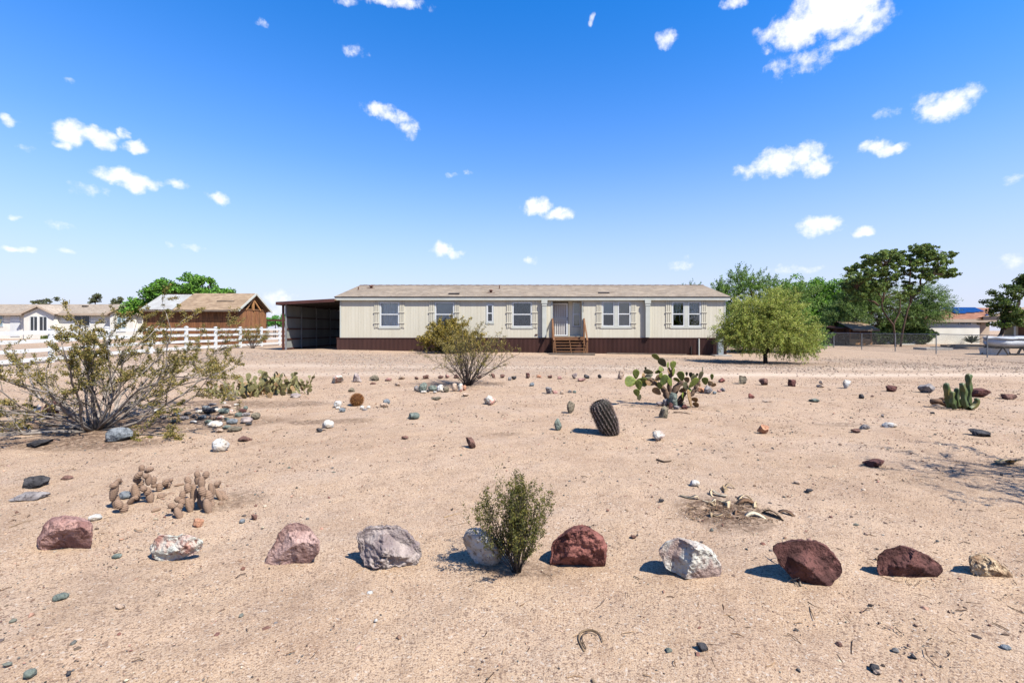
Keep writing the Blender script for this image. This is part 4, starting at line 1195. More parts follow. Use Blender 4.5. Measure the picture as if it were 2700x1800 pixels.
OLIVE = [S(128, 116, 58), S(108, 102, 50), S(142, 126, 64), S(94, 94, 46), S(150, 130, 76)]
def creosote(label, base, H, spread, nstem, leaf, nleaf, seed, r0=.016, cols=OLIVE, incl=(.15, 1.15), bark=None, group=None, name='creosote_bush', leaf_from=.35, dense=1.0, wig=.14, bs=.55, lift=.15):
    r = np.random.default_rng(seed)
    t = thing(name, label, 'bush', base, group)
    b = np.array(base)
    wood = MB(); carriers = []
    for i in range(nstem):
        az = 2 * PI * (i + r.uniform(-.4, .4)) / nstem * 2.618 * 1.0
        inc = r.uniform(*incl)
        top = np.array([math.cos(az) * math.sin(inc) * spread, math.sin(az) * math.sin(inc) * spread, max(.12, math.cos(inc)) * H])
        L = np.linalg.norm(top) * r.uniform(.8, 1.05)
        p, d = grow(r, b + np.array([math.cos(az), math.sin(az), 0]) * r.uniform(0, .05) * spread, top, L, 8, wig, .02)
        p[:, 2] = np.maximum(p[:, 2], b[2] - .01 + .02 * H)
        p[0, 2] = b[2] - .02
        rr = np.linspace(1, .28, len(p)) * r0 * r.uniform(.55, 1.15)
        wood.tube(p, rr, 5)
        for k in range(2, len(p)):
            for q in range(r.integers(1, 3)):
                dd = (p[k] - p[k - 1]); dd = dd / np.linalg.norm(dd) + r.normal(size=3) * bs + np.array([0, 0, lift])
                L2 = L * r.uniform(.14, .34) * (1.15 - .6 * k / len(p))
                p2, _ = grow(r, p[k], dd, L2, 4, .2, .03)
                wood.tube(p2, np.linspace(1, .35, len(p2)) * rr[k] * .6, 4, cap=False)
                if k / len(p) > leaf_from * .7: carriers.append(p2)
                for q2 in range(2):
                    k2 = r.integers(1, len(p2)); dd = (p2[k2] - p2[k2 - 1]); dd = dd / np.linalg.norm(dd) + r.normal(size=3) * bs * 1.1 + np.array([0, 0, lift * .7])
                    p3, _ = grow(r, p2[k2], dd, L2 * r.uniform(.35, .6), 3, .2)
                    wood.tube(p3, np.linspace(1, .4, len(p3)) * rr[k] * .3, 3, cap=False)
                    if k / len(p) > leaf_from: carriers.append(p3)
    part('stems', wood, bark or pmat('creosote_bark', S(128, 120, 116), S(92, 84, 80), scale=12, rough=.9), t, smooth=True)
    ci = r.integers(0, len(carriers), nleaf)
    ln = np.array([len(c) for c in carriers]); f = r.uniform(.25, 1, nleaf) * (ln[ci] - 1)
    k = np.minimum(f.astype(int), ln[ci] - 2); u = (f - k)[:, None]
    A = np.array([carriers[c][q] for c, q in zip(ci, k)]); B = np.array([carriers[c][q + 1] for c, q in zip(ci, k)])
    cen = A * (1 - u) + B * u + r.normal(size=(nleaf, 3)) * leaf * .8
    cen[:, 2] = np.maximum(cen[:, 2], b[2] + .01)
    m = MB(); cc = palette(r, nleaf, cols) * 1.12 * (.85 + .3 * r.random(len(carriers))[ci])[:, None]
    leaves(m, cen, leaf * 1.35, leaf * .8, cc, r)
    part('foliage', m, LEAF('creosote_leaf', .3), t)
    return t

p = G(252, 1132); creosote('big sprawling creosote bush with bare grey stems beside the cobbles', (p.x, p.y, p.z), 1.62, 2.4, 38, .0175, 64000, 3, r0=.021, incl=(.1, 1.42), wig=.2, bark=pmat('pale_bark', S(168, 158, 148), S(112, 102, 94), scale=10, rough=.9))
p = G(1232, 1017); creosote('airy creosote bush rising behind a ring of upright stones', (p.x, p.y, p.z), 1.5, 1.5, 38, .021, 10000, 9, r0=.013, incl=(.05, .95), bark=pmat('dark_bark', S(84, 74, 68), S(60, 52, 48), scale=12, rough=.9), leaf_from=.45)
p = G(1185, 931); creosote('dense rounded olive bush against the brown skirting', (p.x, 25.9, float(gz(p.x, 25.9)[0])), 1.95, 1.8, 50, .055, 38000, 14, r0=.02, incl=(.1, 1.35), leaf_from=.15, cols=[S(150, 130, 52), S(122, 110, 44), S(168, 148, 70), S(100, 92, 40)], name='dense_bush')
p = G(1364, 1507); creosote('small dark green creosote sapling beside the round white boulder', (p.x, p.y, p.z), 0.50, .37, 56, .0085, 16500, 21, r0=.003, incl=(.0, .95), cols=[S(80, 82, 34), S(60, 64, 28), S(98, 96, 44), S(112, 104, 48)], bark=MATS['dark_bark'], leaf_from=.0, wig=.05, bs=.25, lift=.45, name='creosote_sapling')
p = G(615, 921); creosote('thin creosote shrub growing at the white rail fence', (FX + 1.6, 29.5, float(gz(FX + 1.6, 29.5)[0])), 1.45, 1.3, 18, .05, 2600, 27, r0=.016)
creosote('creosote bush standing to the right of the ochre boulder', (5.85, 3.35, float(gz(5.85, 3.35)[0])), 2.25, 1.7, 22, .026, 9000, 33, r0=.02, incl=(.02, .42))

# trees -----------------------------------------------------------------------
BARK = pmat('tree_bark', S(112, 88, 70), S(78, 60, 48), scale=7, rough=.95, bump=.5, bscale=22)
BARKD = pmat('tree_bark_dark', S(66, 54, 46), S(48, 40, 34), scale=7, rough=.95, bump=.5, bscale=22)
def tree(name, label, base, trunks, blobs, nclump, per, clump_r, leaf, cols, seed, feather=False, cat='tree', group=None, bark=BARK, droop=-.1, tr=.35, nbranch=60, trunk_r=.14, aspect=.5, shell=.45, crownname='crown', flow=(0, 0, 0)):
    """trunks: polylines (relative); blobs: (centre, radii, share) relative to the base"""
    r = np.random.default_rng(seed)
    t = thing(name, label, cat, base, group); b = np.array(base)
    share = np.array([q[2] for q in blobs], float); share /= share.sum()
    bi = r.choice(len(blobs), nclump, p=share)
    d = r.normal(size=(nclump, 3)); d /= np.linalg.norm(d, axis=1)[:, None]
    rad_ = r.uniform(0, 1, nclump) ** shell
    cen = np.array([blobs[i][0] for i in bi]) + d * rad_[:, None] * np.array([blobs[i][1] for i in bi])
    cen = cen * (1 + 0) + b
    lo = b[2] + .05
    wood = MB()
    tips = []
    for tp in trunks:
        P = np.array(tp, float) + b; k = len(P)
        tt = np.linspace(0, 1, 9); Q = np.column_stack([np.interp(tt, np.linspace(0, 1, k), P[:, a]) for a in range(3)])
        Q[1:] += r.normal(size=(8, 3)) * trunk_r * .25
        Q[0, 2] -= .1
        wood.tube(Q, trunk_r * np.linspace(1.15, .45, 9), 8); tips += list(Q[3:])
    tips = np.array(tips)
    for i in r.choice(nclump, min(nbranch, nclump), False):
        e = cen[i]; dd = np.linalg.norm(tips - e, axis=1) + .6 * np.maximum(0, tips[:, 2] - e[2]); s0 = tips[dd.argmin()]
        tt = np.linspace(0, 1, 6)[:, None]; Q = s0 * (1 - tt) + e * tt
        Q += r.normal(size=Q.shape) * np.linalg.norm(e - s0) * .05 * np.sin(tt * PI); Q[:, 2] += np.linalg.norm(e - s0) * .10 * np.sin(tt[:, 0] * PI)
        wood.tube(Q, trunk_r * np.linspace(.34, .07, 6), 5, cap=False)
    part('trunk', wood, bark, t, smooth=True)
    m = MB(); N_ = nclump * per
    ci = np.repeat(np.arange(nclump), per)
    tint = 1.3 * (.78 + .44 * r.random(nclump))[ci][:, None]
    cc = palette(r, N_, cols) * tint
    if feather:
        out = d + .55 * r.normal(size=d.shape) + np.array([0, 0, droop]) + np.array(flow); out /= np.linalg.norm(out, axis=1)[:, None]
        s_ = r.uniform(-.5, .9, N_)[:, None]
        pos = cen[ci] + out[ci] * s_ * clump_r * 2.0 + r.normal(size=(N_, 3)) * clump_r * .2
        pos[:, 2] -= .25 * clump_r * np.maximum(0, s_[:, 0]) ** 2 * (1 if droop <= 0 else 0)
        pos[:, 2] = np.maximum(pos[:, 2], lo)
        leaves(m, pos, leaf, leaf * aspect, cc, r, out[ci], 1.0)
    else:
        g = r.normal(size=(N_, 3)); g /= np.linalg.norm(g, axis=1)[:, None]
        pos = cen[ci] + g * clump_r * (r.uniform(0, 1, (N_, 1)) ** .45) * np.array([1, 1, .75])
        pos[:, 2] = np.maximum(pos[:, 2], lo)
        leaves(m, pos, leaf, leaf * aspect, cc, r)
    part(crownname, m, LEAF('tree_leaf', tr), t)
    return t

def gbase(x, y): return (x, y, float(gz(x, y)[0]))
# rounded olive tree on the drive
p = G(2018, 958)
tree('palo_verde_tree', 'rounded olive green tree on a short dark trunk at the end of the cream home', tuple(p), [[(0, 0, 0), (.03, 0, .55), (.1, .1, 1.2), (.4, .2, 2.0)], [(0, 0, .5), (-.4, .2, 1.0), (-1.1, .1, 1.7)], [(0, 0, .6), (.6, -.2, 1.1), (1.3, 0, 1.6)]],
     [((.1, 0, 1.75), (1.75, 1.6, 1.25), 3), ((-.9, -.1, 1.35), (1.35, 1.2, .95), 2), ((1.15, 0, 1.25), (1.35, 1.2, .95), 2), ((.55, .1, 2.6), (1.15, 1.1, .8), 1.3), ((-.75, 0, 2.35), (.9, .9, .65), 1), ((1.6, .2, .85), (.9, .8, .5), .6), ((-1.7, 0, 1.7), (.6, .6, .7), .35)],
     1000, 66, .22, .085, [S(150, 158, 72), S(126, 140, 60), S(164, 168, 88), S(108, 124, 50), S(146, 144, 74)], 41, feather=True, bark=BARKD, trunk_r=.085, aspect=.32, nbranch=90, shell=.5)
# feathery bright green mass behind it
b = gbase(16.2, 31.0)
tree('palo_verde_tree', 'taller feathery bright green tree with upswept branches behind the rounded olive tree', b, [[(0, 0, 0), (-.3, 0, 1.5), (-.9, 0, 4.6)], [(0, 0, 0), (.6, 0, 1.6), (2.2, 0, 4.0)], [(.2, 0, 0), (-1, .2, 1.8), (-2.6, 0, 4.0)]],
     [((-1.6, 0, 4.6), (.75, .9, 1.25), 1), ((-2.9, 0, 3.9), (.65, .8, 1.1), .8), ((-.4, 0, 4.4), (1.0, 1, 1.1), 1.0), ((1.0, 0, 4.0), (1.2, 1.2, 1.1), 1.1), ((2.4, 0, 3.8), (1.4, 1.2, 1.0), 1.2), ((-2.2, 0, 3.2), (1.2, 1, 1.2), .8), ((-.2, -.3, 2.0), (3.2, 1.7, 1.6), 4), ((1.8, -.6, .9), (2.4, 1.4, .95), 2.2), ((-1.4, -.5, .9), (1.9, 1.4, .95), 2)],
     1150, 48, .28, .15, [S(108, 138, 62), S(84, 112, 50), S(124, 148, 72), S(70, 94, 42)], 43, feather=True, droop=.55, aspect=.28, trunk_r=.1, nbranch=90)
b = gbase(26.5, 50)
tree('shade_tree', 'broad bright green leafy tree beyond the feathery tree', b, [[(0, 0, 0), (.2, 0, 2.0), (.6, 0, 4.5)], [(0, 0, 1.2), (-1.6, 0, 3), (-2.5, 0, 4.5)], [(0, 0, 1.2), (2, 0, 3), (3.6, 0, 4.4)]],
     [((3.5, 0, 5.0), (3.0, 2.2, 2.4), 2), ((6.5, 0, 4.8), (2.6, 2, 2.2), 2), ((9.5, 0, 4.9), (2.4, 2, 2.2), 1.5), ((1.8, -.5, 3.2), (3.0, 2.2, 2.2), 2), ((6, -1, 2.6), (3, 2, 2.2), 1.6)],
     420, 75, .62, .24, [S(100, 142, 48), S(80, 118, 42), S(122, 160, 62), S(64, 98, 36)], 47, tr=.4, trunk_r=.2, aspect=.55)
# weeping mesquite and the tall tree in front of it
b = gbase(32.6, 44.4)
tree('mesquite_tree', 'wide weeping dark green mesquite under and around the tall tree', b, [[(0, 0, 0), (-.2, 0, 1.6), (-1.8, 0, 3.6)], [(.1, 0, 0), (.5, 0, 2), (2.0, 0, 4.4)], [(0, 0, .5), (-.9, 0, 1.8), (-2.2, 0, 2.6)]],
     [((-1.4, 0, 2.8), (1.9, 1.6, 1.6), 2.2), ((.2, 0, 4.6), (1.9, 1.5, 1.6), 1.9), ((-.3, 0, 5.8), (1.4, 1.2, .9), .9), ((2.6, 0, 3.8), (2.3, 1.6, 1.9), 1.5), ((6.2, 0, 4.6), (1.9, 1.4, 1.5), 1.0), ((7.4, 0, 3.8), (1.8, 1.3, 1.1), .8), ((5.6, 0, 3.0), (2.3, 1.3, 1.0), 1.6), ((3.4, .3, 1.9), (2.6, 1.3, .8), 1.3)],
     1250, 56, .45, .2, [S(108, 130, 66), S(84, 110, 56), S(122, 144, 78), S(70, 92, 48)], 53, feather=True, droop=-.25, aspect=.24, trunk_r=.15, nbranch=110, flow=(.35, 0, 0))
b = gbase(31.6, 38.9)
def tq(zx, zy, dy=0.0):       # a point of the tall tree in metres from its foot
    Y = 38.9 + dy
    return (XP(2120 + zx / 5.113, Y) - b[0], dy, ZP(640 + zy / 5.113, Y) - b[2])
tb = [(640, 370, 50), (800, 310, 60), (860, 230, 60), (960, 230, 70), (1060, 180, 70), (1140, 150, 60), (1220, 180, 60), (1320, 180, 60), (1290, 270, 60), (1090, 300, 70), (1150, 380, 80), (1450, 250, 70), (1480, 110, 70), (1600, 110, 80), (1690, 110, 70), (1620, 190, 70), (1780, 200, 70), (1860, 270, 70), (1970, 200, 70), (1540, 300, 80), (1560, 380, 90), (1740, 370, 80), (1830, 390, 70), (1920, 430, 60), (2040, 400, 50),
      (1330, 400, 60), (950, 400, 80), (1020, 480, 90), (850, 450, 80), (700, 480, 80), (1250, 470, 50), (1680, 470, 70), (1400, 560, 50), (1450, 640, 80), (1350, 700, 70), (800, 560, 100), (950, 600, 90), (1100, 560, 80), (650, 600, 90), (720, 690, 90)]
rq = random.Random(6)
tree('tall_tree', 'tall open tree with leaf clumps against the sky behind the chain-link fence', b,
     [[tq(1235, 1400), tq(1215, 1180), tq(1190, 1090), tq(1100, 980), tq(1040, 860), tq(1060, 780), tq(1000, 690), tq(940, 540)], [tq(1300, 1390), tq(1340, 1080), tq(1400, 900), tq(1440, 790), tq(1560, 640), tq(1720, 440)], [tq(1060, 780), tq(1100, 560), tq(1110, 330)], [tq(1440, 800), tq(1425, 560), tq(1440, 300)], [tq(1210, 1090), tq(1230, 1050), tq(1290, 920), tq(1300, 700)], [tq(1000, 830), tq(860, 760), tq(720, 620)], [tq(1560, 640), tq(1590, 400), tq(1620, 200)]],
     [(tq(x, y, rq.uniform(-1.2, 1.2)), (r_ * .0098, r_ * .0095, r_ * .0078), r_) for x, y, r_ in tb],
     860, 46, .19, .15, [S(112, 122, 58), S(84, 106, 50), S(124, 142, 72), S(76, 102, 50), S(112, 128, 66)], 59, trunk_r=.075, aspect=.62, nbranch=170, tr=.35, shell=.4)
b = gbase(34.8, 33.2)
tree('leaning_tree', 'dark leafy tree with crooked trunk before the steep roofed stucco house', b, [[(0, 0, 0), (-.3, 0, .8), (.05, 0, 1.7), (.1, 0, 3)], [(.05, 0, 1.6), (.9, 0, 3), (1.6, 0, 4.3)]],
     [((-.5, 0, 3.3), (.75, .8, .8), 1.4), ((.3, 0, 4.1), (.9, .8, .7), 1.4), ((1.3, 0, 4.8), (.9, .8, .6), 1.2), ((2.0, 0, 5.2), (1.0, .8, .6), 1), ((.5, 0, 2.7), (.9, .7, .6), 1.2), ((-.1, 0, 1.9), (.6, .5, .35), .5), ((1.0, 0, 2.1), (.5, .5, .3), .4)],
     110, 70, .3, .15, [S(72, 92, 40), S(54, 72, 32), S(92, 104, 48)], 61, trunk_r=.14, aspect=.65, bark=BARKD, tr=.25)
b = gbase(17, 47)
tree('palo_verde_tree', 'treetop showing just above the ridge of the cream home', b, [[(0, 0, 0), (0, 0, 3), (.2, 0, 5.6)], [(0, 0, 1), (-.8, 0, 4.4)], [(0, 0, 1), (.9, 0, 4.6)]], [((0, 0, 5.3), (1.1, .9, .95), 2), ((0, 0, 4), (1.5, 1.2, 1.2), 2)], 120, 40, .3, .18, [S(92, 128, 60), S(78, 108, 50)], 63, feather=True, droop=.5, aspect=.28, trunk_r=.1, nbranch=25)
# left side
b = (-41.0, 54.0, .15)
tree('mulberry_tree', 'big bright green leafy tree rising behind the plank shed', b, [[(0, 0, 0), (.1, 0, 2.2), (.5, 0, 5)], [(0, 0, 1.8), (-2, 0, 4), (-3, 0, 5)], [(0, 0, 1.8), (2, 0, 4), (3.5, 0, 5)]],
     [((-1.7, 0, 5.6), (1.9, 1.8, 1.8), 2.2), ((1.9, 0, 6.0), (2.2, 1.8, 2.0), 2.8), ((5.0, 0, 4.9), (1.5, 1.5, 1.35), 1.2), ((3.6, 0, 4.6), (2, 1.5, 1.5), 1.2), ((-4.6, 0, 4.0), (1.7, 1.5, 1.1), 1.1), ((-3.2, 0, 4.6), (1.7, 1.5, 1.4), 1.2), ((-6.3, 0, 3.4), (.9, .9, .7), .4), ((0, -.4, 3.6), (3.5, 2, 1.4), 1.5)],
     420, 78, .5, .24, [S(94, 138, 46), S(74, 114, 40), S(116, 156, 60), S(58, 92, 34)], 71, tr=.4, trunk_r=.22, aspect=.6)
for q, (px, py, sc, lab) in enumerate([(120, 793, 1.0, 'grey green treetop pair above the left gable of the white house'), (250, 787, .8, 'loose treetop above the middle of the white house roof'), (308, 793, .65, 'small dark treetop between the white house gables and the big tree')]):
    Y = 80.0; b = (XP(px, Y), Y, .1); zt = ZP(py, Y)
    bl = [((0, 0, zt - .2), (.9 * sc, .8, .7 * sc), 1), ((-1.4 * sc, 0, zt - .5), (.9 * sc, .8, .5 * sc), .8), ((1.6 * sc, 0, zt + .2), (.6 * sc, .6, .5 * sc), .6)] if q == 0 else [((0, 0, zt - .3), (.8, .8, .9 * sc), 1), ((-.7 * sc, 0, zt - .6), (.6, .6, .5), .5), ((.5, 0, zt + .3), (.5, .5, .5), .5)]
    tree('far_tree', lab, b, [[(0, 0, 0), (0, 0, zt * .6), (.2, 0, zt - .3)]], bl, 40, 40, .3, .22, [S(92, 100, 66), S(72, 80, 56), S(108, 108, 72)], 80 + q, trunk_r=.15, nbranch=20, bark=BARKD)
for q, (x0, lab) in enumerate([(-47.5, 'low green tree seen past the corner of the carport'), (-52.5, 'bushy green tree beside the low tree past the carport')]):
    tree('far_tree', lab, (x0, 88, .1), [[(0, 0, 0), (0, 0, 2), (.2, 0, 3.4)]], [((0, 0, 3.2), (2.0, 1.8, 1.2), 1), ((-1.5, 0, 2.8), (1.5, 1.4, .9), .8), ((1.4, 0, 2.6), (1.5, 1.4, .9), .7)], 90, 50, .5, .3, [S(96, 148, 66), S(76, 124, 56)], 90 + q, trunk_r=.16, nbranch=16)
tree('hedge', 'low dark green hedge between the big tree and the white wall', (36, 44.6, 0), [[(0, 0, 0), (0, 0, .5), (0, 0, 1)]], [((-1.6, 0, .9), (1.7, .7, .9), 1), ((.6, 0, .9), (1.7, .7, .85), 1), ((2.6, 0, .9), (1.4, .7, .9), 1)], 200, 60, .4, .22, [S(64, 88, 40), S(50, 72, 34), S(84, 108, 46)], 97, trunk_r=.1, nbranch=20, cat='hedge')
# low weeds along the white house
r = np.random.default_rng(8); m = MB(); n = 5000
xx = r.uniform(XP(120, 58.6), XP(300, 58.6), n); yy = 58.4 + r.uniform(-.5, .5, n)
leaves(m, np.column_stack([xx, yy, gz(xx, yy) + r.uniform(0, .38, n)]), .3, .08, palette(r, n, [S(90, 116, 54), S(120, 124, 70)]), r, np.tile([0, 0, 1.], (n, 1)), .8)
o = single('grass', m, LEAF('grass_leaf'), (XP(200, 58.6), 58.4, .1), 'strip of rough green grass along the foot of the white house', 'grass', kind='stuff')

# agave-like tuft at the solar house wall
r = np.random.default_rng(5); t = thing('yucca_plant', 'dark spiky yucca against the white wall of the solar house', 'plant', (XP(2562, 45.2), 45.2, 0)); m = MB(); n = 90
d = r.normal(size=(n, 3)); d[:, 2] = abs(d[:, 2]) + .5; d /= np.linalg.norm(d, axis=1)[:, None]
leaves(m, np.array([XP(2562, 45.2), 45.2, .1]) + d * .45, .9, .09, palette(r, n, [S(58, 74, 50), S(44, 58, 42)]), r, d, .1); part('leaves', m, LEAF('yucca_leaf'), t)

# prickly pears -----------------------------------------------------------------
def pad_mesh(seed, rim=(.98, .95, .62), body=(1, 1, 1), th=.10):
    v, f = ICO[3]; r = np.random.default_rng(seed)
    p = v.copy()
    w = .40 + .16 * np.clip(p[:, 2], -1, 1)             # wider above, narrow at the joint
    x = p[:, 0] * (w + .02); z = .5 + p[:, 2] * .5
    e = np.hypot(p[:, 0], p[:, 2])
    y = np.sign(p[:, 1]) * np.abs(p[:, 1]) ** .7 * th * .5 + .02 * fbm(v * 1.3 + seed, seed, 2)
    k = sstep(.80, .97, e)[:, None]
    dots = (vnoise(v * 9 + seed, seed + 4) > .42)[:, None] * .55 * (1 - k)
    col = np.array(body) * (1 - k) + np.array(rim) * 1.35 * k
    col = col * (1 - dots) + np.array((1.25, 1.2, .95)) * dots
    m = MB(); m.add(np.column_stack([x, y, z]), f, col); me = m.mesh('pad', True); return me
M_PAD = pmat('pear_pad', S(132, 128, 88), S(104, 102, 70), scale=6, rough=.65, attr=True, bump=.3, bscale=30, c3=S(168, 150, 108), s3=5)
M_PADG = pmat('pear_pad_green', S(132, 142, 66), S(92, 108, 48), scale=5, rough=.55, attr=True, bump=.25, bscale=30)
M_PADD = pmat('pear_pad_dark', S(92, 92, 62), S(70, 66, 50), scale=5, rough=.6, attr=True, bump=.3, bscale=30)
M_PADX = pmat('pear_pad_dead', S(178, 150, 112), S(126, 98, 70), scale=6, rough=.9, attr=True, bump=.6, bscale=20, c3=S(96, 74, 54), s3=9)
PADS = []
for mt in (M_PAD, M_PADG, M_PADD, M_PADX):
    l = []
    for s_ in range(3):
        me = pad_mesh(s_ + 1); me.materials.append(mt); l.append(me)
    PADS.append(l)
def add_pad(parent, me, base, direction, size, twist, wide=1.0):
    o = bpy.data.objects.new('pad', me)
    d = Vector(direction).normalized()
    q = d.to_track_quat('Z', 'Y').to_matrix() @ Matrix.Rotation(twist, 3, 'Z')
    o.matrix_basis = Matrix.Translation(base) @ (q @ Matrix.Diagonal((size * wide, size, size))).to_4x4()
    link(o, parent)
    return Vector(base) + d * size * .95

r = random.Random(3)
A, B = G(556, 1030), G(822, 1022)
pear = thing('prickly_pear', 'low sprawling yellow green prickly pear patch beside the drive', 'cactus', tuple(G(690, 1045)))
def patch_y(u): return -.55 + .2 * math.sin(u * 7)
count = 0
front, backl = G(570, 1052), G(815, 1045)
for k in range(110):
    u = (k * .618034) % 1; v_ = r.random()
    px = 556 + 262 * u; pyb = 1046 - 10 * abs(u - .45) - 20 * v_ + (6 if .25 < u < .6 else 0)
    if u < .2: pyb = 1048 - 14 * v_
    b = G(px, pyb)
    hgt = (.6 + .5 * math.sin(PI * min(1, max(0, u * .9 + .05)))) * (1.15 if u > .35 else .75)
    tip = Vector(b) + Vector((0, 0, -.02)); n_ = 2 + (r.random() < .5) + (r.random() < .35 and u > .3)
    d = Vector((r.uniform(-.6, .6), r.uniform(-.6, .4), 1))
    for q in range(n_):
        sz = r.uniform(.10, .145) * (.95 if q else 1.0) * (.55 + .45 * hgt)
        tw = r.uniform(-1.1, 1.1); me = PADS[0 if r.random() < .8 else 3][r.randrange(3)]
        nt = add_pad(pear, me, tip, d, sz, tw); count += 1
        if r.random() < .3 and count < 290:
            d2 = (d + Vector((r.uniform(-1, 1), r.uniform(-.8, .3), .3))).normalized(); add_pad(pear, me, tip + d * sz * .75, d2, sz * .8, r.uniform(-1.2, 1.2)); count += 1
        tip = nt; d = (d.normalized() + Vector((r.uniform(-.8, .8), r.uniform(-.5, .5), .55))).normalized()
    if count > 285: break

# tall prickly pear: pads measured in the picture as (foot x, foot y, tip x, tip y, width, facing, sort)
BIGY = G(1765, 1075).y + .25
big = thing('prickly_pear', 'tall half dead prickly pear on a woody trunk among upright stones', 'cactus', (XP(1765, BIGY), BIGY, float(gz(XP(1765, BIGY), BIGY)[0])))
def bp(zx, zy, dy=0):     # a point of the plant from its place in the enlarged view
    px, py = 1640 + zx / 7.84, 920 + zy / 7.84
    Y = BIGY + dy
    return Vector((XP(px, Y), Y, ZP(py, Y)))
bigpads = [  # x0,y0,x1,y1,width,twist,sort,depth
    (770, 240, 655, 115, 70, 1.1, 1, .05), (900, 365, 790, 215, 120, .5, 2, .0), (960, 390, 940, 290, 80, .9, 1, .02), (1050, 420, 1060, 265, 120, .2, 1, -.05),
    (870, 430, 770, 400, 90, .4, 1, 0), (650, 490, 470, 455, 95, .3, 2, .0), (490, 430, 485, 375, 40, .3, 2, 0), (850, 440, 700, 480, 70, .6, 1, .03), (500, 600, 420, 560, 130, .5, 3, .08), (640, 520, 500, 580, 80, .4, 2, .05),
    (290, 620, 290, 440, 120, .15, 1, -.05), (290, 700, 85, 650, 190, .2, 1, -.1), (290, 640, 140, 600, 90, .9, 1, 0), (300, 640, 490, 640, 90, .5, 1, .05), (370, 850, 330, 660, 120, .3, 1, -.12), (320, 690, 500, 720, 110, .3, 1, .1),
    (330, 980, 290, 840, 110, .3, 1, -.1), (370, 1060, 350, 960, 100, .5, 2, -.05), (690, 650, 790, 560, 95, .4, 3, 0), (810, 610, 800, 500, 85, .5, 1, -.05), (800, 760, 920, 560, 120, .6, 1, -.08), (780, 830, 780, 700, 70, .9, 1, -.05),
    (740, 690, 510, 660, 150, .3, 3, .05), (1000, 520, 960, 400, 80, .7, 3, 0), (1060, 560, 1070, 420, 80, .8, 1, -.02), (1020, 760, 970, 620, 90, .4, 1, -.1), (1250, 660, 1200, 480, 115, .5, 1, -.05), (1190, 680, 1090, 600, 60, .9, 1, 0),
    (1360, 700, 1330, 590, 90, .4, 3, .1), (1340, 560, 1335, 480, 45, .3, 2, .2), (1430, 600, 1420, 490, 70, .3, 2, .25), (1500, 700, 1480, 550, 140, .3, 2, .25), (1560, 560, 1550, 505, 45, .3, 2, .2), (1480, 560, 1480, 505, 40, .3, 2, .25),
    (1340, 840, 1290, 700, 110, .4, 2, -.1), (1380, 800, 1550, 620, 125, .4, 1, -.12), (1590, 650, 1650, 480, 95, .4, 2, 0), (1670, 480, 1665, 380, 30, .9, 2, 0), (1730, 740, 1710, 600, 110, .4, 1, .1), (1860, 640, 1860, 525, 60, .3, 1, .15), (1790, 660, 1850, 740, 90, .5, 3, .1), (1850, 780, 1930, 720, 80, .5, 3, .1),
    (800, 940, 660, 820, 120, .4, 3, 0), (1300, 880, 1220, 830, 110, .5, 3, 0), (1440, 850, 1370, 830, 70, .5, 1, -.05), (1280, 1060, 1250, 920, 70, .9, 1, -.1), (1440, 1200, 1370, 880, 110, 1.0, 3, -.12), (1540, 1100, 1480, 1010, 90, .8, 3, -.05), (1560, 1210, 1510, 1110, 80, .8, 3, -.05), (1620, 780, 1560, 640, 80, .4, 3, .15)]
for (a, b_, c, d_, w, tw, so, dy) in bigpads:
    c, d_, w = a + (c - a) * 1.12, b_ + (d_ - b_) * 1.12, w * 1.15
    P0, P1 = bp(a, b_, dy), bp(c, d_, dy - .04); v_ = P1 - P0; L = v_.length
    wide = (w / 7.84 * BIGY / FPX) / (L * .9)
    add_pad(big, PADS[so][r.randrange(3)], P0, v_, L, 0 if True else tw, wide) if False else None
    o = bpy.data.objects.new('pad', PADS[so][r.randrange(3)])
    d = v_.normalized(); side = d.cross(Vector((0, 1, 0))).normalized(); nrm = side.cross(d)
    rot = Matrix((side, nrm, d)).transposed() @ Matrix.Rotation(tw * r.choice((-1, 1)), 3, 'Z')
    wide = wide / max(.45, math.cos(tw))
    o.matrix_basis = Matrix.Translation(P0) @ (rot @ Matrix.Diagonal((L * wide, L * .9, L))).to_4x4()
    link(o, big)
mb_ = MB()
for pts, r0_, r1_ in [([(980, 1150), (930, 960), (880, 860), (860, 800)], 80, 55), ([(1000, 1160), (1050, 960), (1130, 780), (1250, 660)], 85, 50), ([(980, 1000), (985, 800), (985, 640), (1000, 500)], 50, 38), ([(860, 830), (740, 740), (600, 640), (500, 600)], 45, 28),
                      ([(1250, 900), (1300, 820), (1340, 740)], 50, 40), ([(1150, 1160), (1230, 1000), (1290, 900)], 60, 45), ([(1010, 560), (1030, 470), (1050, 400)], 38, 25), ([(900, 640), (820, 560), (760, 480), (700, 480)], 30, 18), ([(1500, 800), (1560, 720), (1600, 640)], 40, 28), ([(1380, 980), (1500, 850), (1560, 800)], 50, 30)]:
    P = [tuple(bp(x, y, .03)) for x, y in pts]; s_ = BIGY / FPX / 7.84
    tt = np.linspace(0, 1, 9); P = np.array(P); P = np.column_stack([np.interp(tt, np.linspace(0, 1, len(P)), P[:, q]) for q in range(3)]) + rng.normal(size=(9, 3)) * .006
    mb_.tube(P, np.linspace(r0_, r1_, 9) * s_ * rng.uniform(.85, 1.15, 9), 8)
part('trunk', mb_, pmat('pear_trunk', S(132, 108, 88), S(84, 66, 54), scale=14, rough=.95, bump=.9, bscale=30), big, smooth=True)

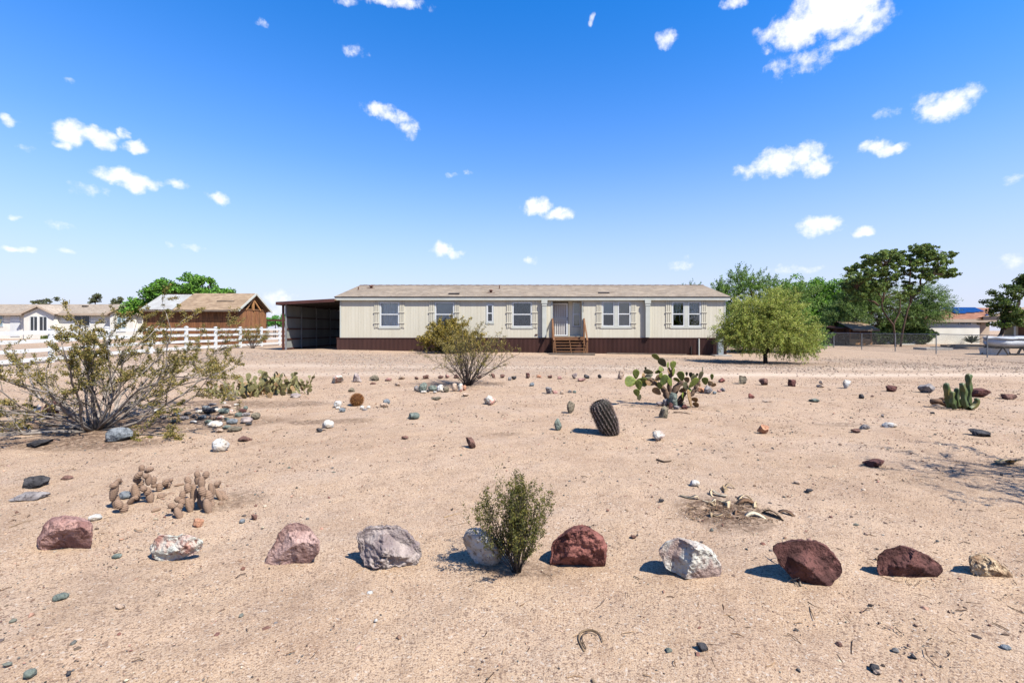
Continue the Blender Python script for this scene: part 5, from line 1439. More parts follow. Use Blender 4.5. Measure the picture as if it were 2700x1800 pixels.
# barrel cacti ------------------------------------------------------------------
p0, top = G(1622, 1150), None
bar = thing('barrel_cactus', 'leaning spiny fishhook barrel cactus casting a long shadow', 'cactus', tuple(p0))
Hc, Rc = .53, .128; lean = Vector((-.42, .02, 1)).normalized()
ax = lean; ux = ax.cross(Vector((0, 1, 0))).normalized(); uy = ax.cross(ux)
m = MB(); nr, na = 34, 96; ribs = 19; V = []
def prof(t): return Rc * (.62 + .46 * min(1, t / .35) ** .8) * (max(0, 1 - max(0, (t - .78) / .235) ** 2.2)) ** .5
C0 = Vector((p0.x - .01, p0.y + .12, p0.z - .03))
tw_ = lambda t: .5 * t
for i in range(nr):
    t = i / (nr - 1)
    for j in range(na):
        a = 2 * PI * j / na; rr_ = prof(t) * (1 + .085 * math.cos(ribs * (a + tw_(t))))
        V.append(C0 + ax * (t * Hc) + (ux * math.cos(a) + uy * math.sin(a)) * rr_)
m.add([tuple(v) for v in V], [(i * na + j, i * na + (j + 1) % na, (i + 1) * na + (j + 1) % na, (i + 1) * na + j) for i in range(nr - 1) for j in range(na)])
part('body', m, pmat('barrel_skin', S(62, 60, 46), S(54, 48, 40), scale=6, rough=.7, c3=S(122, 92, 70), s3=4), bar, smooth=True)
m = MB(); rs = random.Random(2)
for q in range(ribs):
    for i in range(26):
        t = (i + .5 + rs.uniform(-.2, .2)) / 26; a = 2 * PI * q / ribs - tw_(t)
        R_ = prof(t) * 1.085; o_ = (ux * math.cos(a) + uy * math.sin(a))
        P = C0 + ax * (t * Hc) + o_ * R_
        for s_ in range(9):
            d = (o_ * rs.uniform(.4, 1) + ax * rs.uniform(-.6, .9) + Vector((rs.uniform(-.7, .7), rs.uniform(-.7, .7), rs.uniform(-.3, .5)))).normalized()
            L = rs.uniform(.018, .038); e = P + d * L; sd = d.cross(Vector((.3, .5, .8))).normalized() * .0024
            c = rs.choice([(.62, .50, .46), (.42, .30, .28), (.75, .66, .62), (.26, .18, .17)])
            m.add([tuple(P - sd), tuple(P + sd), tuple(e)], [(0, 1, 2)], c)
part('spines', m, pmat('spine', (1, 1, 1), rough=.6, attr=True), bar, kind='stuff')
p0 = G(936, 1072); sm = thing('barrel_cactus', 'small dry rust brown barrel cactus in a ring of pebbles', 'cactus', tuple(p0))
R_ = .128; Cc = Vector((p0.x, p0.y + .1, p0.z + R_ * .88))
m = MB(); v, f = ICO[3]; m.add(v * np.array([R_, R_, R_]) * .86 + np.array(Cc), f); part('body', m, pmat('dry_barrel', S(120, 78, 40), S(90, 56, 30), scale=8, rough=.9), sm, smooth=True)
m = MB(); n = 2600; d = rng.normal(size=(n, 3)); d /= np.linalg.norm(d, axis=1)[:, None]; d[:, 2] = np.maximum(d[:, 2], -.75)
d2 = d + rng.normal(size=(n, 3)) * .55; d2 /= np.linalg.norm(d2, axis=1)[:, None]
Pb = np.array(Cc) + d * R_ * .84; Pe = Pb + d2 * rng.uniform(.025, .05, (n, 1)); sd = np.cross(d2, rng.normal(size=(n, 3))); sd = sd / np.linalg.norm(sd, axis=1)[:, None] * .0024
m.add(np.stack([Pb - sd, Pb + sd, Pe], 1).reshape(-1, 3), np.arange(3 * n).reshape(-1, 3), np.repeat(palette(rng, n, [S(176, 118, 62), S(146, 92, 48), S(112, 66, 34), S(196, 146, 88)]), 3, 0)); part('spines', m, MATS['spine'], sm, kind='stuff')

# totem pole cactus -------------------------------------------------------------
p0 = G(2520, 1079); tot = thing('totem_cactus', 'green knobbly totem pole cactus with several upright arms', 'cactus', tuple(p0))
M_TOT = pmat('totem_skin', S(90, 108, 60), S(66, 86, 46), scale=5, rough=.5, attr=True, spec=.4, c3=S(134, 122, 66), s3=4)
tp = lambda zx, zy, dy=0: Vector((XP(2400 + zx / 4.48, p0.y + dy), p0.y + dy, ZP(960 + zy / 4.48, p0.y + dy)))
for k, (pts, w) in enumerate([([(470, 520), (440, 400), (432, 300), (425, 210)], 56), ([(560, 500), (545, 400), (555, 270)], 46), ([(640, 500), (630, 390), (625, 300), (608, 210)], 58), ([(675, 500), (690, 330), (690, 200), (685, 100)], 56), ([(690, 525), (750, 500), (790, 440), (775, 395)], 50), ([(530, 530), (500, 440), (470, 360)], 50), ([(575, 520), (575, 400)], 52), ([(490, 470), (492, 400), (492, 312)], 44), ([(650, 530), (655, 470)], 46)]):
    dy = .12 * math.sin(k * 2.4); P = np.array([tuple(tp(x, y, dy)) for x, y in pts]); n = 26
    tt = np.linspace(0, 1, n); Q = np.column_stack([np.interp(tt, np.linspace(0, 1, len(P)), P[:, q]) for q in range(3)])
    for q in range(3): Q[:, q] = np.convolve(np.pad(Q[:, q], 3, 'edge'), np.ones(7) / 7, 'valid')
    s_ = p0.y / FPX / 4.48; na = 18; m = MB(); V = []; Cc_ = []
    Lq = np.linalg.norm(P[-1] - P[0])
    for i in range(n):
        d = Q[min(i + 1, n - 1)] - Q[max(i - 1, 0)]; d /= np.linalg.norm(d); u = np.cross(d, [0, 1, 0]); u /= np.linalg.norm(u); w2 = np.cross(d, u)
        cap_ = (1 - max(0, (tt[i] - .82) / .18) ** 2.5) ** .5 if tt[i] < .999 else .12
        for j in range(na):
            a = 2 * PI * j / na + .8 * math.sin(tt[i] * Lq * 6 + k)
            lump = 1 + .17 * math.cos(5 * a) + .26 * math.sin(tt[i] * Lq * 26 + 2.1 * math.cos(2 * a + k)) * (.5 + .5 * math.cos(5 * a))
            V.append(Q[i] + (u * math.cos(a) + w2 * math.sin(a)) * w / 2 * s_ * lump * cap_); e = .8 + .5 * (lump - .9); Cc_.append((e, e, e * .9))
    m.add(V, [(i * na + j, i * na + (j + 1) % na, (i + 1) * na + (j + 1) % na, (i + 1) * na + j) for i in range(n - 1) for j in range(na)], Cc_)
    m.f.setdefault(na, []).append(np.array([[(n - 1) * na + q for q in range(na)]]))
    part('arm', m, M_TOT, tot, smooth=True)
log = thing('fallen_arm', 'dry brown fallen cactus arm lying beside the totem pole cactus', 'branch', tuple(G(2478, 1064)))
m = MB(); a, b_ = tp(250, 455, .25), tp(440, 485, .2); m.tube([tuple(a + Vector((0, 0, .02))), tuple((a + b_) / 2 + Vector((0, 0, .05))), tuple(b_)], [.055, .05, .04], 8); a, b_ = tp(350, 415, .4), tp(430, 400, .4); m.tube([tuple(a), tuple(b_)], [.03, .035], 6)
part('dry_stem', m, pmat('dry_stem', S(140, 110, 88), S(100, 76, 60), scale=14, rough=.95, bump=.6), log, smooth=True)

# dried chain cactus: beaded stems ------------------------------------------------
M_CHO = pmat('dried_cactus', S(186, 156, 132), S(150, 122, 102), scale=16, rough=.95, bump=.5, bscale=60, attr=True)
def joint_mesh(seed, rings=7):
    m = MB(); n, na = 22, 12; V = []; c = []
    for i in range(n):
        t = i / (n - 1); R0 = math.sin(PI * min(1, max(0, .06 + .88 * t))) ** .55 * .5; g = 1 + .10 * math.sin(t * rings * 2 * PI)
        for j in range(na):
            a = 2 * PI * j / na + (i % 2) * .26; V.append((R0 * g * math.cos(a), R0 * g * math.sin(a), t)); e = .86 + 1.6 * (g - 1); c.append((e, e, e))
    m.add(V, [(i * na + j, i * na + (j + 1) % na, (i + 1) * na + (j + 1) % na, (i + 1) * na + j) for i in range(n - 1) for j in range(na)], c)
    m.f.setdefault(na, []).append(np.array([list(range(na))[::-1]])); m.f.setdefault(na, []).append(np.array([[(n - 1) * na + q for q in range(na)]]))
    me = m.mesh('joint', True); me.materials.append(M_CHO); return me
JM = [joint_mesh(1, 9), joint_mesh(2, 5), joint_mesh(3, 4)]
def chain_cactus(label, stems, gx, gy):
    g = G(260 + gx / 5.88, 1210 + gy / 5.88)
    t = thing('dried_cactus', label, 'cactus', tuple(g))
    for (pts, w, base) in stems:
        # each stem stands on the ground below its first point
        q0 = G(260 + pts[0][0] / 5.88, 1210 + pts[0][1] / 5.88); Y = q0.y + .02; s_ = Y / FPX / 5.88
        P = [Vector((XP(260 + x / 5.88, Y), Y, ZP(1210 + y / 5.88, Y))) for x, y in pts]
        up = 1.12
        for k, (a, b_) in enumerate(zip(P, P[1:])):
            d = b_ - a; d.z *= up; L = d.length * 1.3; W = w * s_ * 1.12 * (1 - .05 * k)
            o = bpy.data.objects.new('joint', JM[0 if L > W * 1.8 else 1 if L > W * 1.1 else 2])
            o.matrix_basis = Matrix.Translation(a + Vector((0, .03 * math.sin(k * 2.1 + pts[0][0]), 0))) @ (d.to_track_quat('Z', 'Y').to_matrix() @ Matrix.Diagonal((W, W, L))).to_4x4(); link(o, t)
chain_cactus('dried beaded cactus with one tall joint leaning on a blue grey stone', [([(240, 800), (215, 640), (270, 430), (275, 375), (240, 350)], 100, 0), ([(270, 400), (350, 350)], 40, 0), ([(380, 840), (390, 740), (340, 650)], 100, 0), ([(440, 720), (520, 630), (560, 600)], 70, 0), ([(250, 760), (310, 830)], 90, 0)], 330, 840)
chain_cactus('dried beaded cactus of thin upright bead chains', [([(640, 650), (600, 460), (600, 360), (600, 300), (680, 220), (740, 170), (830, 150)], 95, 0), ([(660, 190), (660, 120)], 70, 0), ([(580, 600), (510, 550)], 80, 0), ([(590, 520), (540, 470)], 75, 0), ([(580, 420), (540, 410)], 65, 0), ([(780, 690), (750, 560), (745, 480), (735, 420), (735, 300), (715, 250)], 95, 0), ([(900, 530), (900, 430), (870, 390), (880, 300)], 80, 0), ([(920, 610), (960, 570)], 90, 0), ([(1020, 470), (1040, 400), (1090, 330)], 80, 0), ([(970, 370), (1000, 410), (1140, 330)], 80, 0), ([(960, 560), (1060, 540), (1140, 570), (1220, 590)], 60, 0)], 780, 690)
chain_cactus('dried beaded cactus forming a thick clump of stacked joints', [([(1740, 840), (1690, 680), (1650, 560), (1620, 450), (1610, 320), (1630, 240)], 105, 0), ([(1650, 760), (1600, 640), (1580, 520)], 90, 0), ([(1420, 820), (1430, 680), (1440, 500), (1410, 400), (1370, 310)], 90, 0), ([(1450, 480), (1500, 400), (1520, 290), (1510, 220)], 80, 0), ([(1300, 910), (1240, 790), (1200, 740), (1130, 700)], 90, 0), ([(1390, 850), (1340, 690), (1290, 640), (1240, 600)], 90, 0), ([(1330, 620), (1340, 520), (1390, 470)], 80, 0), ([(1820, 720), (1760, 640), (1720, 560), (1700, 440)], 80, 0), ([(1880, 740), (1850, 700)], 70, 0), ([(1900, 660), (1820, 540), (1800, 430), (1820, 380)], 70, 0), ([(1840, 440), (1900, 360)], 50, 0), ([(2040, 620), (1960, 560), (1890, 520)], 75, 0), ([(2160, 600), (2080, 640), (1960, 660)], 80, 0), ([(1700, 330), (1690, 370), (1700, 440)], 55, 0), ([(2190, 520), (2150, 600)], 70, 0), ([(1260, 850), (1210, 780)], 60, 0)], 1500, 840)
for (x0, y0, x1, y1, w, lab) in ((820, 830, 960, 790, 60, 'loose dried cactus joint lying between the bead chains'), (1170, 425, 1330, 395, 40, 'thin dried cactus joint lying behind the thick clump')):
    a = G(260 + x0 / 5.88, 1210 + y0 / 5.88); b_ = G(260 + x1 / 5.88, 1210 + y1 / 5.88); d = b_ - a
    o = bpy.data.objects.new('cactus_joint', JM[0]); s_ = a.y / FPX / 5.88; W = w * s_
    o.matrix_basis = Matrix.Translation(a + Vector((0, 0, W * .4))) @ (d.to_track_quat('Z', 'Y').to_matrix() @ Matrix.Diagonal((W, W, d.length))).to_4x4(); link(o); tag(o, lab, 'cactus')

# dead agave leaves, twigs --------------------------------------------------------
def strip(m, pts, w, col, curl=.0, th=.004):
    P = np.array(pts, float); n = len(P); d = np.gradient(P, axis=0); d /= np.linalg.norm(d, axis=1)[:, None]
    u = np.cross(d, [0, 0, 1.]); u /= np.linalg.norm(u, axis=1)[:, None] + 1e-9
    a = np.linspace(0, curl, n)[:, None]; up = np.array([0, 0, 1.]); u = u * np.cos(a) + up * np.sin(a)
    ww = (w * np.sin(np.linspace(.35, PI - .1, n)) ** .6)[:, None] / 2
    nn = np.cross(u, d) * th
    V = np.concatenate([P - u * ww, P + u * ww, P - nn * 2]); i = np.arange(n - 1)
    m.add(V, np.concatenate([np.stack([i, i + 1, 2 * n + i + 1, 2 * n + i], -1), np.stack([2 * n + i, 2 * n + i + 1, n + i + 1, n + i], -1), np.stack([n + i, n + i + 1, i + 1, i], -1)]), col)
c0 = G(1925, 1350); ag = thing('dead_agave', 'collapsed dead agave with bleached curled leaves in dark litter', 'plant', tuple(c0)); r = np.random.default_rng(17)
M_DRY = pmat('dry_leaf', (1, 1, 1), rough=.9, attr=True, bump=.4, bscale=40)
for k, (px, py, ang, L, w, lift) in enumerate([(1845, 1318, 2.6, .15, .03, .04), (1905, 1300, 1.0, .13, .03, .05), (1912, 1310, 2.3, .12, .028, .05), (1935, 1325, -.4, .16, .032, .03), (1950, 1318, .2, .1, .028, .04), (2012, 1350, -1.2, .17, .045, .05), (1890, 1325, 2.9, .1, .02, .03), (1870, 1345, .4, .12, .02, .02), (1980, 1340, .6, .12, .025, .03), (1900, 1355, -2.6, .12, .022, .02), (1960, 1360, -.3, .14, .022, .02), (2055, 1352, -.7, .09, .03, .02), (1925, 1340, 1.8, .14, .03, .05), (1860, 1330, -.2, .1, .02, .02), (1990, 1330, 1.9, .1, .02, .03), (1940, 1365, .9, .12, .018, .02), (1882, 1308, 1.4, .08, .015, .04), (1915, 1290, .5, .08, .016, .05)]):
    b_ = G(px, py); m = MB(); tt = np.linspace(0, 1, 9)
    P = np.column_stack([b_.x + L * tt * math.cos(ang + 0 * k) + .02 * np.sin(tt * 4 + k), b_.y + L * tt * math.sin(ang) + .015 * np.cos(tt * 5 + k), b_.z + .006 + lift * .45 * np.sin(tt * PI * .9) + .012 * np.sin(tt * 7 + k)])
    strip(m, P, w * 1.7, S(*[(206, 184, 150), (172, 148, 116), (222, 206, 176), (120, 92, 68)][k % 4]), curl=1.2 * math.sin(k * 1.7)); part('dead_leaf', m, M_DRY, ag, smooth=True)
m = MB()
for k in range(260):
    a, q = r.uniform(0, 2 * PI), r.uniform(0, 1) ** .6; x, y = c0.x + .40 * q * math.cos(a), c0.y - .01 + .24 * q * math.sin(a); z = float(gz(x, y)[0]) + .006; b2 = r.uniform(0, PI); L = r.uniform(.01, .045)
    m.tube([(x, y, z), (x + L * math.cos(b2), y + L * math.sin(b2), z + r.uniform(0, .012))], r.uniform(.0012, .003), 4, col=S(*[(96, 72, 52), (128, 100, 74), (70, 52, 40), (160, 132, 100)][r.integers(4)]))
part('litter', m, M_DRY, ag, kind='stuff')
def twig(name, label, pts, rr, col=(150, 126, 98), branches=0, seed=1):
    r = np.random.default_rng(seed); P = [G(x, y) + Vector((0, 0, h)) for x, y, h in pts]; A = np.array([tuple(p) for p in P]); n = 14
    tt = np.linspace(0, 1, n); Q = np.column_stack([np.interp(tt, np.linspace(0, 1, len(A)), A[:, q]) for q in range(3)])
    for q in range(3): Q[1:-1, q] = (Q[:-2, q] + 2 * Q[1:-1, q] + Q[2:, q]) / 4
    m = MB(); m.tube(Q, np.linspace(rr, rr * .55, n), 6)
    for k in range(branches):
        i = r.integers(3, n - 2); d = (Q[i + 1] - Q[i]); d = d / np.linalg.norm(d) + r.normal(size=3) * .6; d[2] = abs(d[2]) * .4
        p2, _ = grow(r, Q[i], d, r.uniform(.04, .1), 4, .2); m.tube(p2, np.linspace(rr * .6, rr * .3, 5), 5)
    single(name, m, pmat('twig_%d' % col[0], S(*col), S(*[int(c * .7) for c in col]), scale=30, rough=.95), P[0], label, 'twig', smooth=True)
twig('twig', 'curled pale twig bent into an arch on the bare sand', [(1541, 1718, .004), (1524, 1690, .006), (1530, 1668, .008), (1555, 1662, .008), (1580, 1668, .006), (1590, 1692, .004)], .0055, seed=2)
twig('twig', 'second strand of curled twig just inside the arched one', [(1545, 1712, .008), (1533, 1690, .012), (1540, 1674, .012), (1560, 1668, .012), (1578, 1676, .01)], .0035, col=(120, 98, 76), seed=3)
twig('dead_branch', 'forked bleached branch leaning on the dark maroon boulder', [(2112, 1548, .01), (2100, 1518, .03), (2080, 1500, .07), (2062, 1478, .13)], .0055, col=(176, 156, 132), branches=6, seed=4)
twig('dead_branch', 'small forked branch lying before the dark maroon boulder', [(2068, 1546, .006), (2085, 1532, .012), (2110, 1545, .006)], .004, col=(190, 170, 146), branches=4, seed=5)
twig('twig', 'long thin stick lying left of the pinkish red boulder', [(25, 1392, .004), (60, 1378, .004), (95, 1370, .004)], .004, seed=6)
twig('twig', 'thin dark stick below the white and maroon boulders', [(2130, 1588, .003), (2150, 1600, .004), (2172, 1606, .003)], .003, col=(110, 84, 62), seed=7)
twig('twig', 'dry grass stalk between the grey boulder and the sapling', [(1170, 1365, .004), (1195, 1358, .006), (1215, 1353, .004)], .0025, col=(196, 164, 112), seed=8)
twig('twig', 'short brown stick lying below the mottled stone', [(1732, 1212, .004), (1750, 1218, .006), (1770, 1215, .004)], .012, col=(120, 84, 56), seed=9)
twig('twig', 'thin stick beside the white cobble near the bush', [(718, 1138, .004), (732, 1134, .004), (744, 1131, .004)], .006, col=(120, 96, 74), seed=10)
twig('dead_branch', 'dark stick lying in front of the tall prickly pear', [(1776, 1088, .01), (1800, 1089, .012), (1820, 1092, .008)], .012, col=(110, 84, 66), seed=11)
p = G(2660, 1222); m = MB(); strip(m, [(p.x - .14, p.y, p.z + .02), (p.x - .05, p.y - .01, p.z + .05), (p.x + .05, p.y + .01, p.z + .015), (p.x + .14, p.y + .04, p.z + .04)], .12, S(206, 184, 140), .6); single('dry_leaf', m, M_DRY, p, 'large curled dry leaf lying on the sand by the dark slab', 'leaf', smooth=True)

# ------------------------------------------------------------------ boulders of the front border
outline_rock([(285, 800), (320, 740), (340, 680), (400, 635), (500, 615), (600, 630), (690, 655), (718, 690), (715, 760), (695, 845), (620, 875), (520, 885), (440, 870), (400, 855), (360, 880), (300, 850)], 0, 1150, 2.94, 'pink', 'big smooth pinkish red boulder, end stone beside the pink and white rock', seed=3, rough=.03, planes=4)
outline_rock([(1170, 880), (1185, 815), (1240, 770), (1330, 775), (1420, 765), (1500, 775), (1560, 815), (1568, 860), (1500, 905), (1400, 930), (1320, 955), (1270, 978), (1230, 940), (1175, 920)], 0, 1150, 2.94, 'pinkwhite', 'low lumpy pink and white rock between the pink boulder and the rosy tan one', seed=5, rough=.08, depth=.6)
outline_rock([(100, 680), (125, 610), (175, 550), (190, 490), (250, 425), (330, 410), (400, 440), (475, 540), (470, 600), (400, 680), (355, 708), (270, 680), (180, 690)], 660, 1220, 2.613, 'rosetan', 'wedge shaped rosy tan boulder with flat faces beside the purplish grey boulder', seed=7, planes=14, cut=(.5, .8), rough=.03)
outline_rock([(735, 520), (760, 485), (830, 440), (940, 425), (1010, 440), (1080, 490), (1150, 560), (1170, 610), (1140, 680), (1090, 690), (1050, 720), (1000, 705), (900, 700), (820, 695), (770, 640), (755, 560)], 660, 1220, 2.613, 'purplegray', 'rugged pitted purplish grey boulder with pale veins', seed=9, rough=.09)
outline_rock([(10, 960), (60, 860), (130, 830), (250, 830), (420, 930), (560, 1060), (560, 1200), (480, 1290), (380, 1340), (280, 1350), (180, 1280), (100, 1180), (30, 1060)], 1220, 1240, 5.4075, 'white', 'round white boulder half hidden by the small creosote sapling', seed=11, planes=3, rough=.03)
outline_rock([(1240, 1310), (1270, 1150), (1275, 1040), (1380, 950), (1560, 820), (1680, 785), (1800, 800), (1920, 880), (2010, 960), (2050, 1080), (2030, 1300), (1960, 1385), (1800, 1385), (1640, 1370), (1400, 1350), (1300, 1345)], 1220, 1240, 5.4075, 'red', 'domed brick red boulder standing beside the sapling', seed=13, rough=.045, planes=6)
outline_rock([(612, 420), (640, 385), (710, 362), (790, 375), (860, 410), (905, 480), (905, 520), (860, 555), (800, 545), (720, 525), (650, 495), (625, 460)], 1400, 1220, 1.8092, 'mottled', 'oval mottled white and grey boulder between the brick red and maroon ones', seed=15, planes=4, rough=.035)
outline_rock([(1150, 400), (1190, 380), (1270, 370), (1355, 372), (1420, 410), (1480, 480), (1480, 520), (1430, 560), (1350, 588), (1300, 565), (1240, 530), (1190, 480)], 1400, 1220, 1.8092, 'maroon', 'large dark maroon boulder with a dead branch against it', seed=17, planes=10, cut=(.5, .8), rough=.03)
outline_rock([(1655, 440), (1680, 420), (1760, 395), (1810, 405), (1890, 440), (1960, 490), (1965, 515), (1910, 545), (1840, 555), (1760, 555), (1690, 545), (1655, 510)], 1400, 1220, 1.8092, 'maroon', 'angular dark maroon boulder beside the ochre tan one', seed=19, planes=12, cut=(.5, .8), rough=.04)
outline_rock([(2090, 450), (2150, 435), (2200, 455), (2260, 495), (2310, 550), (2240, 550), (2150, 548), (2095, 510)], 1400, 1220, 1.8092, 'ochre', 'small sloping ochre tan rock at the end of the front row', seed=21, planes=8, rough=.06)

# ------------------------------------------------------------------ the other stones
R = small_rock
row = 'in the stone row along the gravel drive'
ROW = []
for a in [(884.6, 1010.8, 32, 25, 'pinkwhite'), (939, 1008, 24, 25, 'purplegray'), (984, 1004, 24, 16, 'olive'), (1022, 1005, 19, 10, 'pink'), (1058, 1001, 18, 9, 'tan'), (1097, 1000.5, 11.5, 8.5, 'brown'), (1120.7, 999, 17, 11.5, 'brown'), (1161, 998.5, 16, 9, 'brown'), (1179, 997.4, 12, 11, 'pink'),
          (1203, 997.5, 15, 11, 'brown'), (1231, 997.5, 12, 18, 'brown'), (1263, 998, 13, 10, 'brown'), (1300, 997, 11.5, 13, 'brown'), (1324.6, 996.6, 12, 10, 'brown'), (1344, 1003, 10, 10, 'gray'), (1355, 1001, 14, 10, 'dark'), (1421, 996, 13, 8, 'orange'), (1450, 997, 12.5, 8.5, 'brown'),
          (1476, 1000, 12.5, 8.5, 'pink'), (1515, 999, 15, 16, 'purplegray'), (1534, 1006, 21, 9, 'pink'), (1547.6, 998, 15, 11, 'dark'), (1581.6, 997, 10.5, 11, 'dark'), (1639, 999.6, 18, 23.5, 'tan'), (1905.5, 1008.4, 17, 13, 'red'), (1959.4, 1012.6, 22, 23.5, 'olive'), (2018.6, 1016, 24, 19, 'brown'), (2093.5, 1018.8, 22, 19, 'maroon'),
          (2238.6, 1023.5, 22, 23, 'white'), (2357.5, 1033, 25, 16.6, 'maroon'), (2456.4, 1037, 37.6, 25.5, 'gray'), (2594.8, 1048.4, 43, 24, 'maroon'), (2671, 1053, 33.5, 14, 'brown'), (2190.7, 1028.6, 9, 5, 'tan')]:
    ROW.append(a)
def neighbour_words(items, k, n=2):
    x, y = items[k][:2]
    near = sorted((q for q in range(len(items)) if q != k), key=lambda q: (items[q][0] - x) ** 2 + 4 * (items[q][1] - y) ** 2)[:n]
    return ' and '.join(ROCK_COL[items[q][4]][2] for q in sorted(near, key=lambda q: items[q][0]))
ROW.sort()
for k, a in enumerate(ROW):
    adj = 'upright' if a[3] / a[2] > 1.15 else 'flat' if a[3] / a[2] < .5 else 'big angular' if a[2] > 30 else 'chunky' if a[3] / a[2] > .85 else 'angular'
    pw = ROCK_COL[ROW[k - 1][4]][2] if k else None; nw = ROCK_COL[ROW[k + 1][4]][2] if k + 1 < len(ROW) else None
    where = f'between {pw} and {nw} ones' if pw and nw else f'ending the line'
    R(*a, row, group='stones in the row along the drive', angular=1, label=f'{adj} {ROCK_COL[a[4]][2]} stone {where} in drive row')
R(1391.6, 997.4, 11, 9, 'brown', '', label='squat reddish brown stone under a pointed one in the row along the drive'); R(1391.6, 990, 10, 12, 'maroon', '', label='pointed maroon stone balanced on a squat one in the row along the drive', zoff=0, dy=-.55)
b1 = R(2167.8, 1022, 19, 8, 'tan', '', label='flat tan slab under a small block in the stone row'); R(2167.8, 1022, 10, 11, 'tan', '', label='small tan block set on a flat slab in the stone row', zoff=.085)
ring = 'in the ring before the airy creosote'
for a in [(1097, 1031, 13, 15, 'gray'), (1113.4, 1033.7, 23, 26, 'green'), (1138, 1032, 24, 16, 'green'), (1159, 1033.7, 18, 20, 'white'), (1116, 1036, 15, 6, 'white'), (1175, 1035, 17, 17, 'olive'), (1198, 1032, 13, 23, 'tan'), (1213, 1032, 15, 22, 'pinkwhite'), (1224, 1030, 11, 15, 'orange'), (1146, 1036, 10, 5, 'white'), (1128, 1034, 8, 8, 'dark')]:
    R(*a, ring, group='stones ringing the airy creosote', angular=0)
for a in [(1869.6, 1038.8, 22, 23.5, 'gray'), (1885, 1039, 10, 8, 'bluegray'), (1898.6, 1034.7, 14, 7, 'pink'), (1908, 1032, 14, 10, 'gray'), (1850, 1036, 22, 16, 'orange'), (1835, 1035, 11, 8, 'brown'), (1741, 1072, 19, 13, 'purplegray'), (1777, 1075, 28, 41, 'green'), (1757.6, 1073, 17, 22, 'gray'), (1770, 1077.5, 12.5, 17, 'maroon'), (1806, 1080, 18, 15, 'maroon'), (1786, 1079.7, 18, 10, 'gray'), (1800, 1070, 14, 14, 'olive')]:
    R(*a, 'at the foot of the tall prickly pear', group='stones at the foot of the tall prickly pear')
arc = 'in the small arc of stones'
for a in [(1447, 1038, 18, 18, 'gray'), (1463, 1038, 17, 9, 'pink'), (1482.6, 1039, 11, 10, 'tan'), (1503, 1036.6, 11, 9, 'gray'), (1515, 1037, 9, 8, 'green')]: R(*a, arc, group='small arc of stones')
for a in [(888.4, 1075.8, 21, 19, 'white'), (890, 1079, 13, 7, 'white'), (903.7, 1077, 15, 6, 'tan'), (900.6, 1087, 16, 11.5, 'bluegray'), (953.4, 1078.5, 10.5, 9.5, 'white'), (970.7, 1077.8, 10.5, 8.5, 'white'), (960, 1083.5, 13, 7, 'gray'), (1017.3, 1066, 19, 14, 'bluegray'), (1012, 1072.8, 22, 10.5, 'tan'), (994, 1074, 9, 4, 'tan')]:
    R(*a, 'around the rust brown barrel cactus', group='pebbles around the rust brown barrel cactus', angular=0)
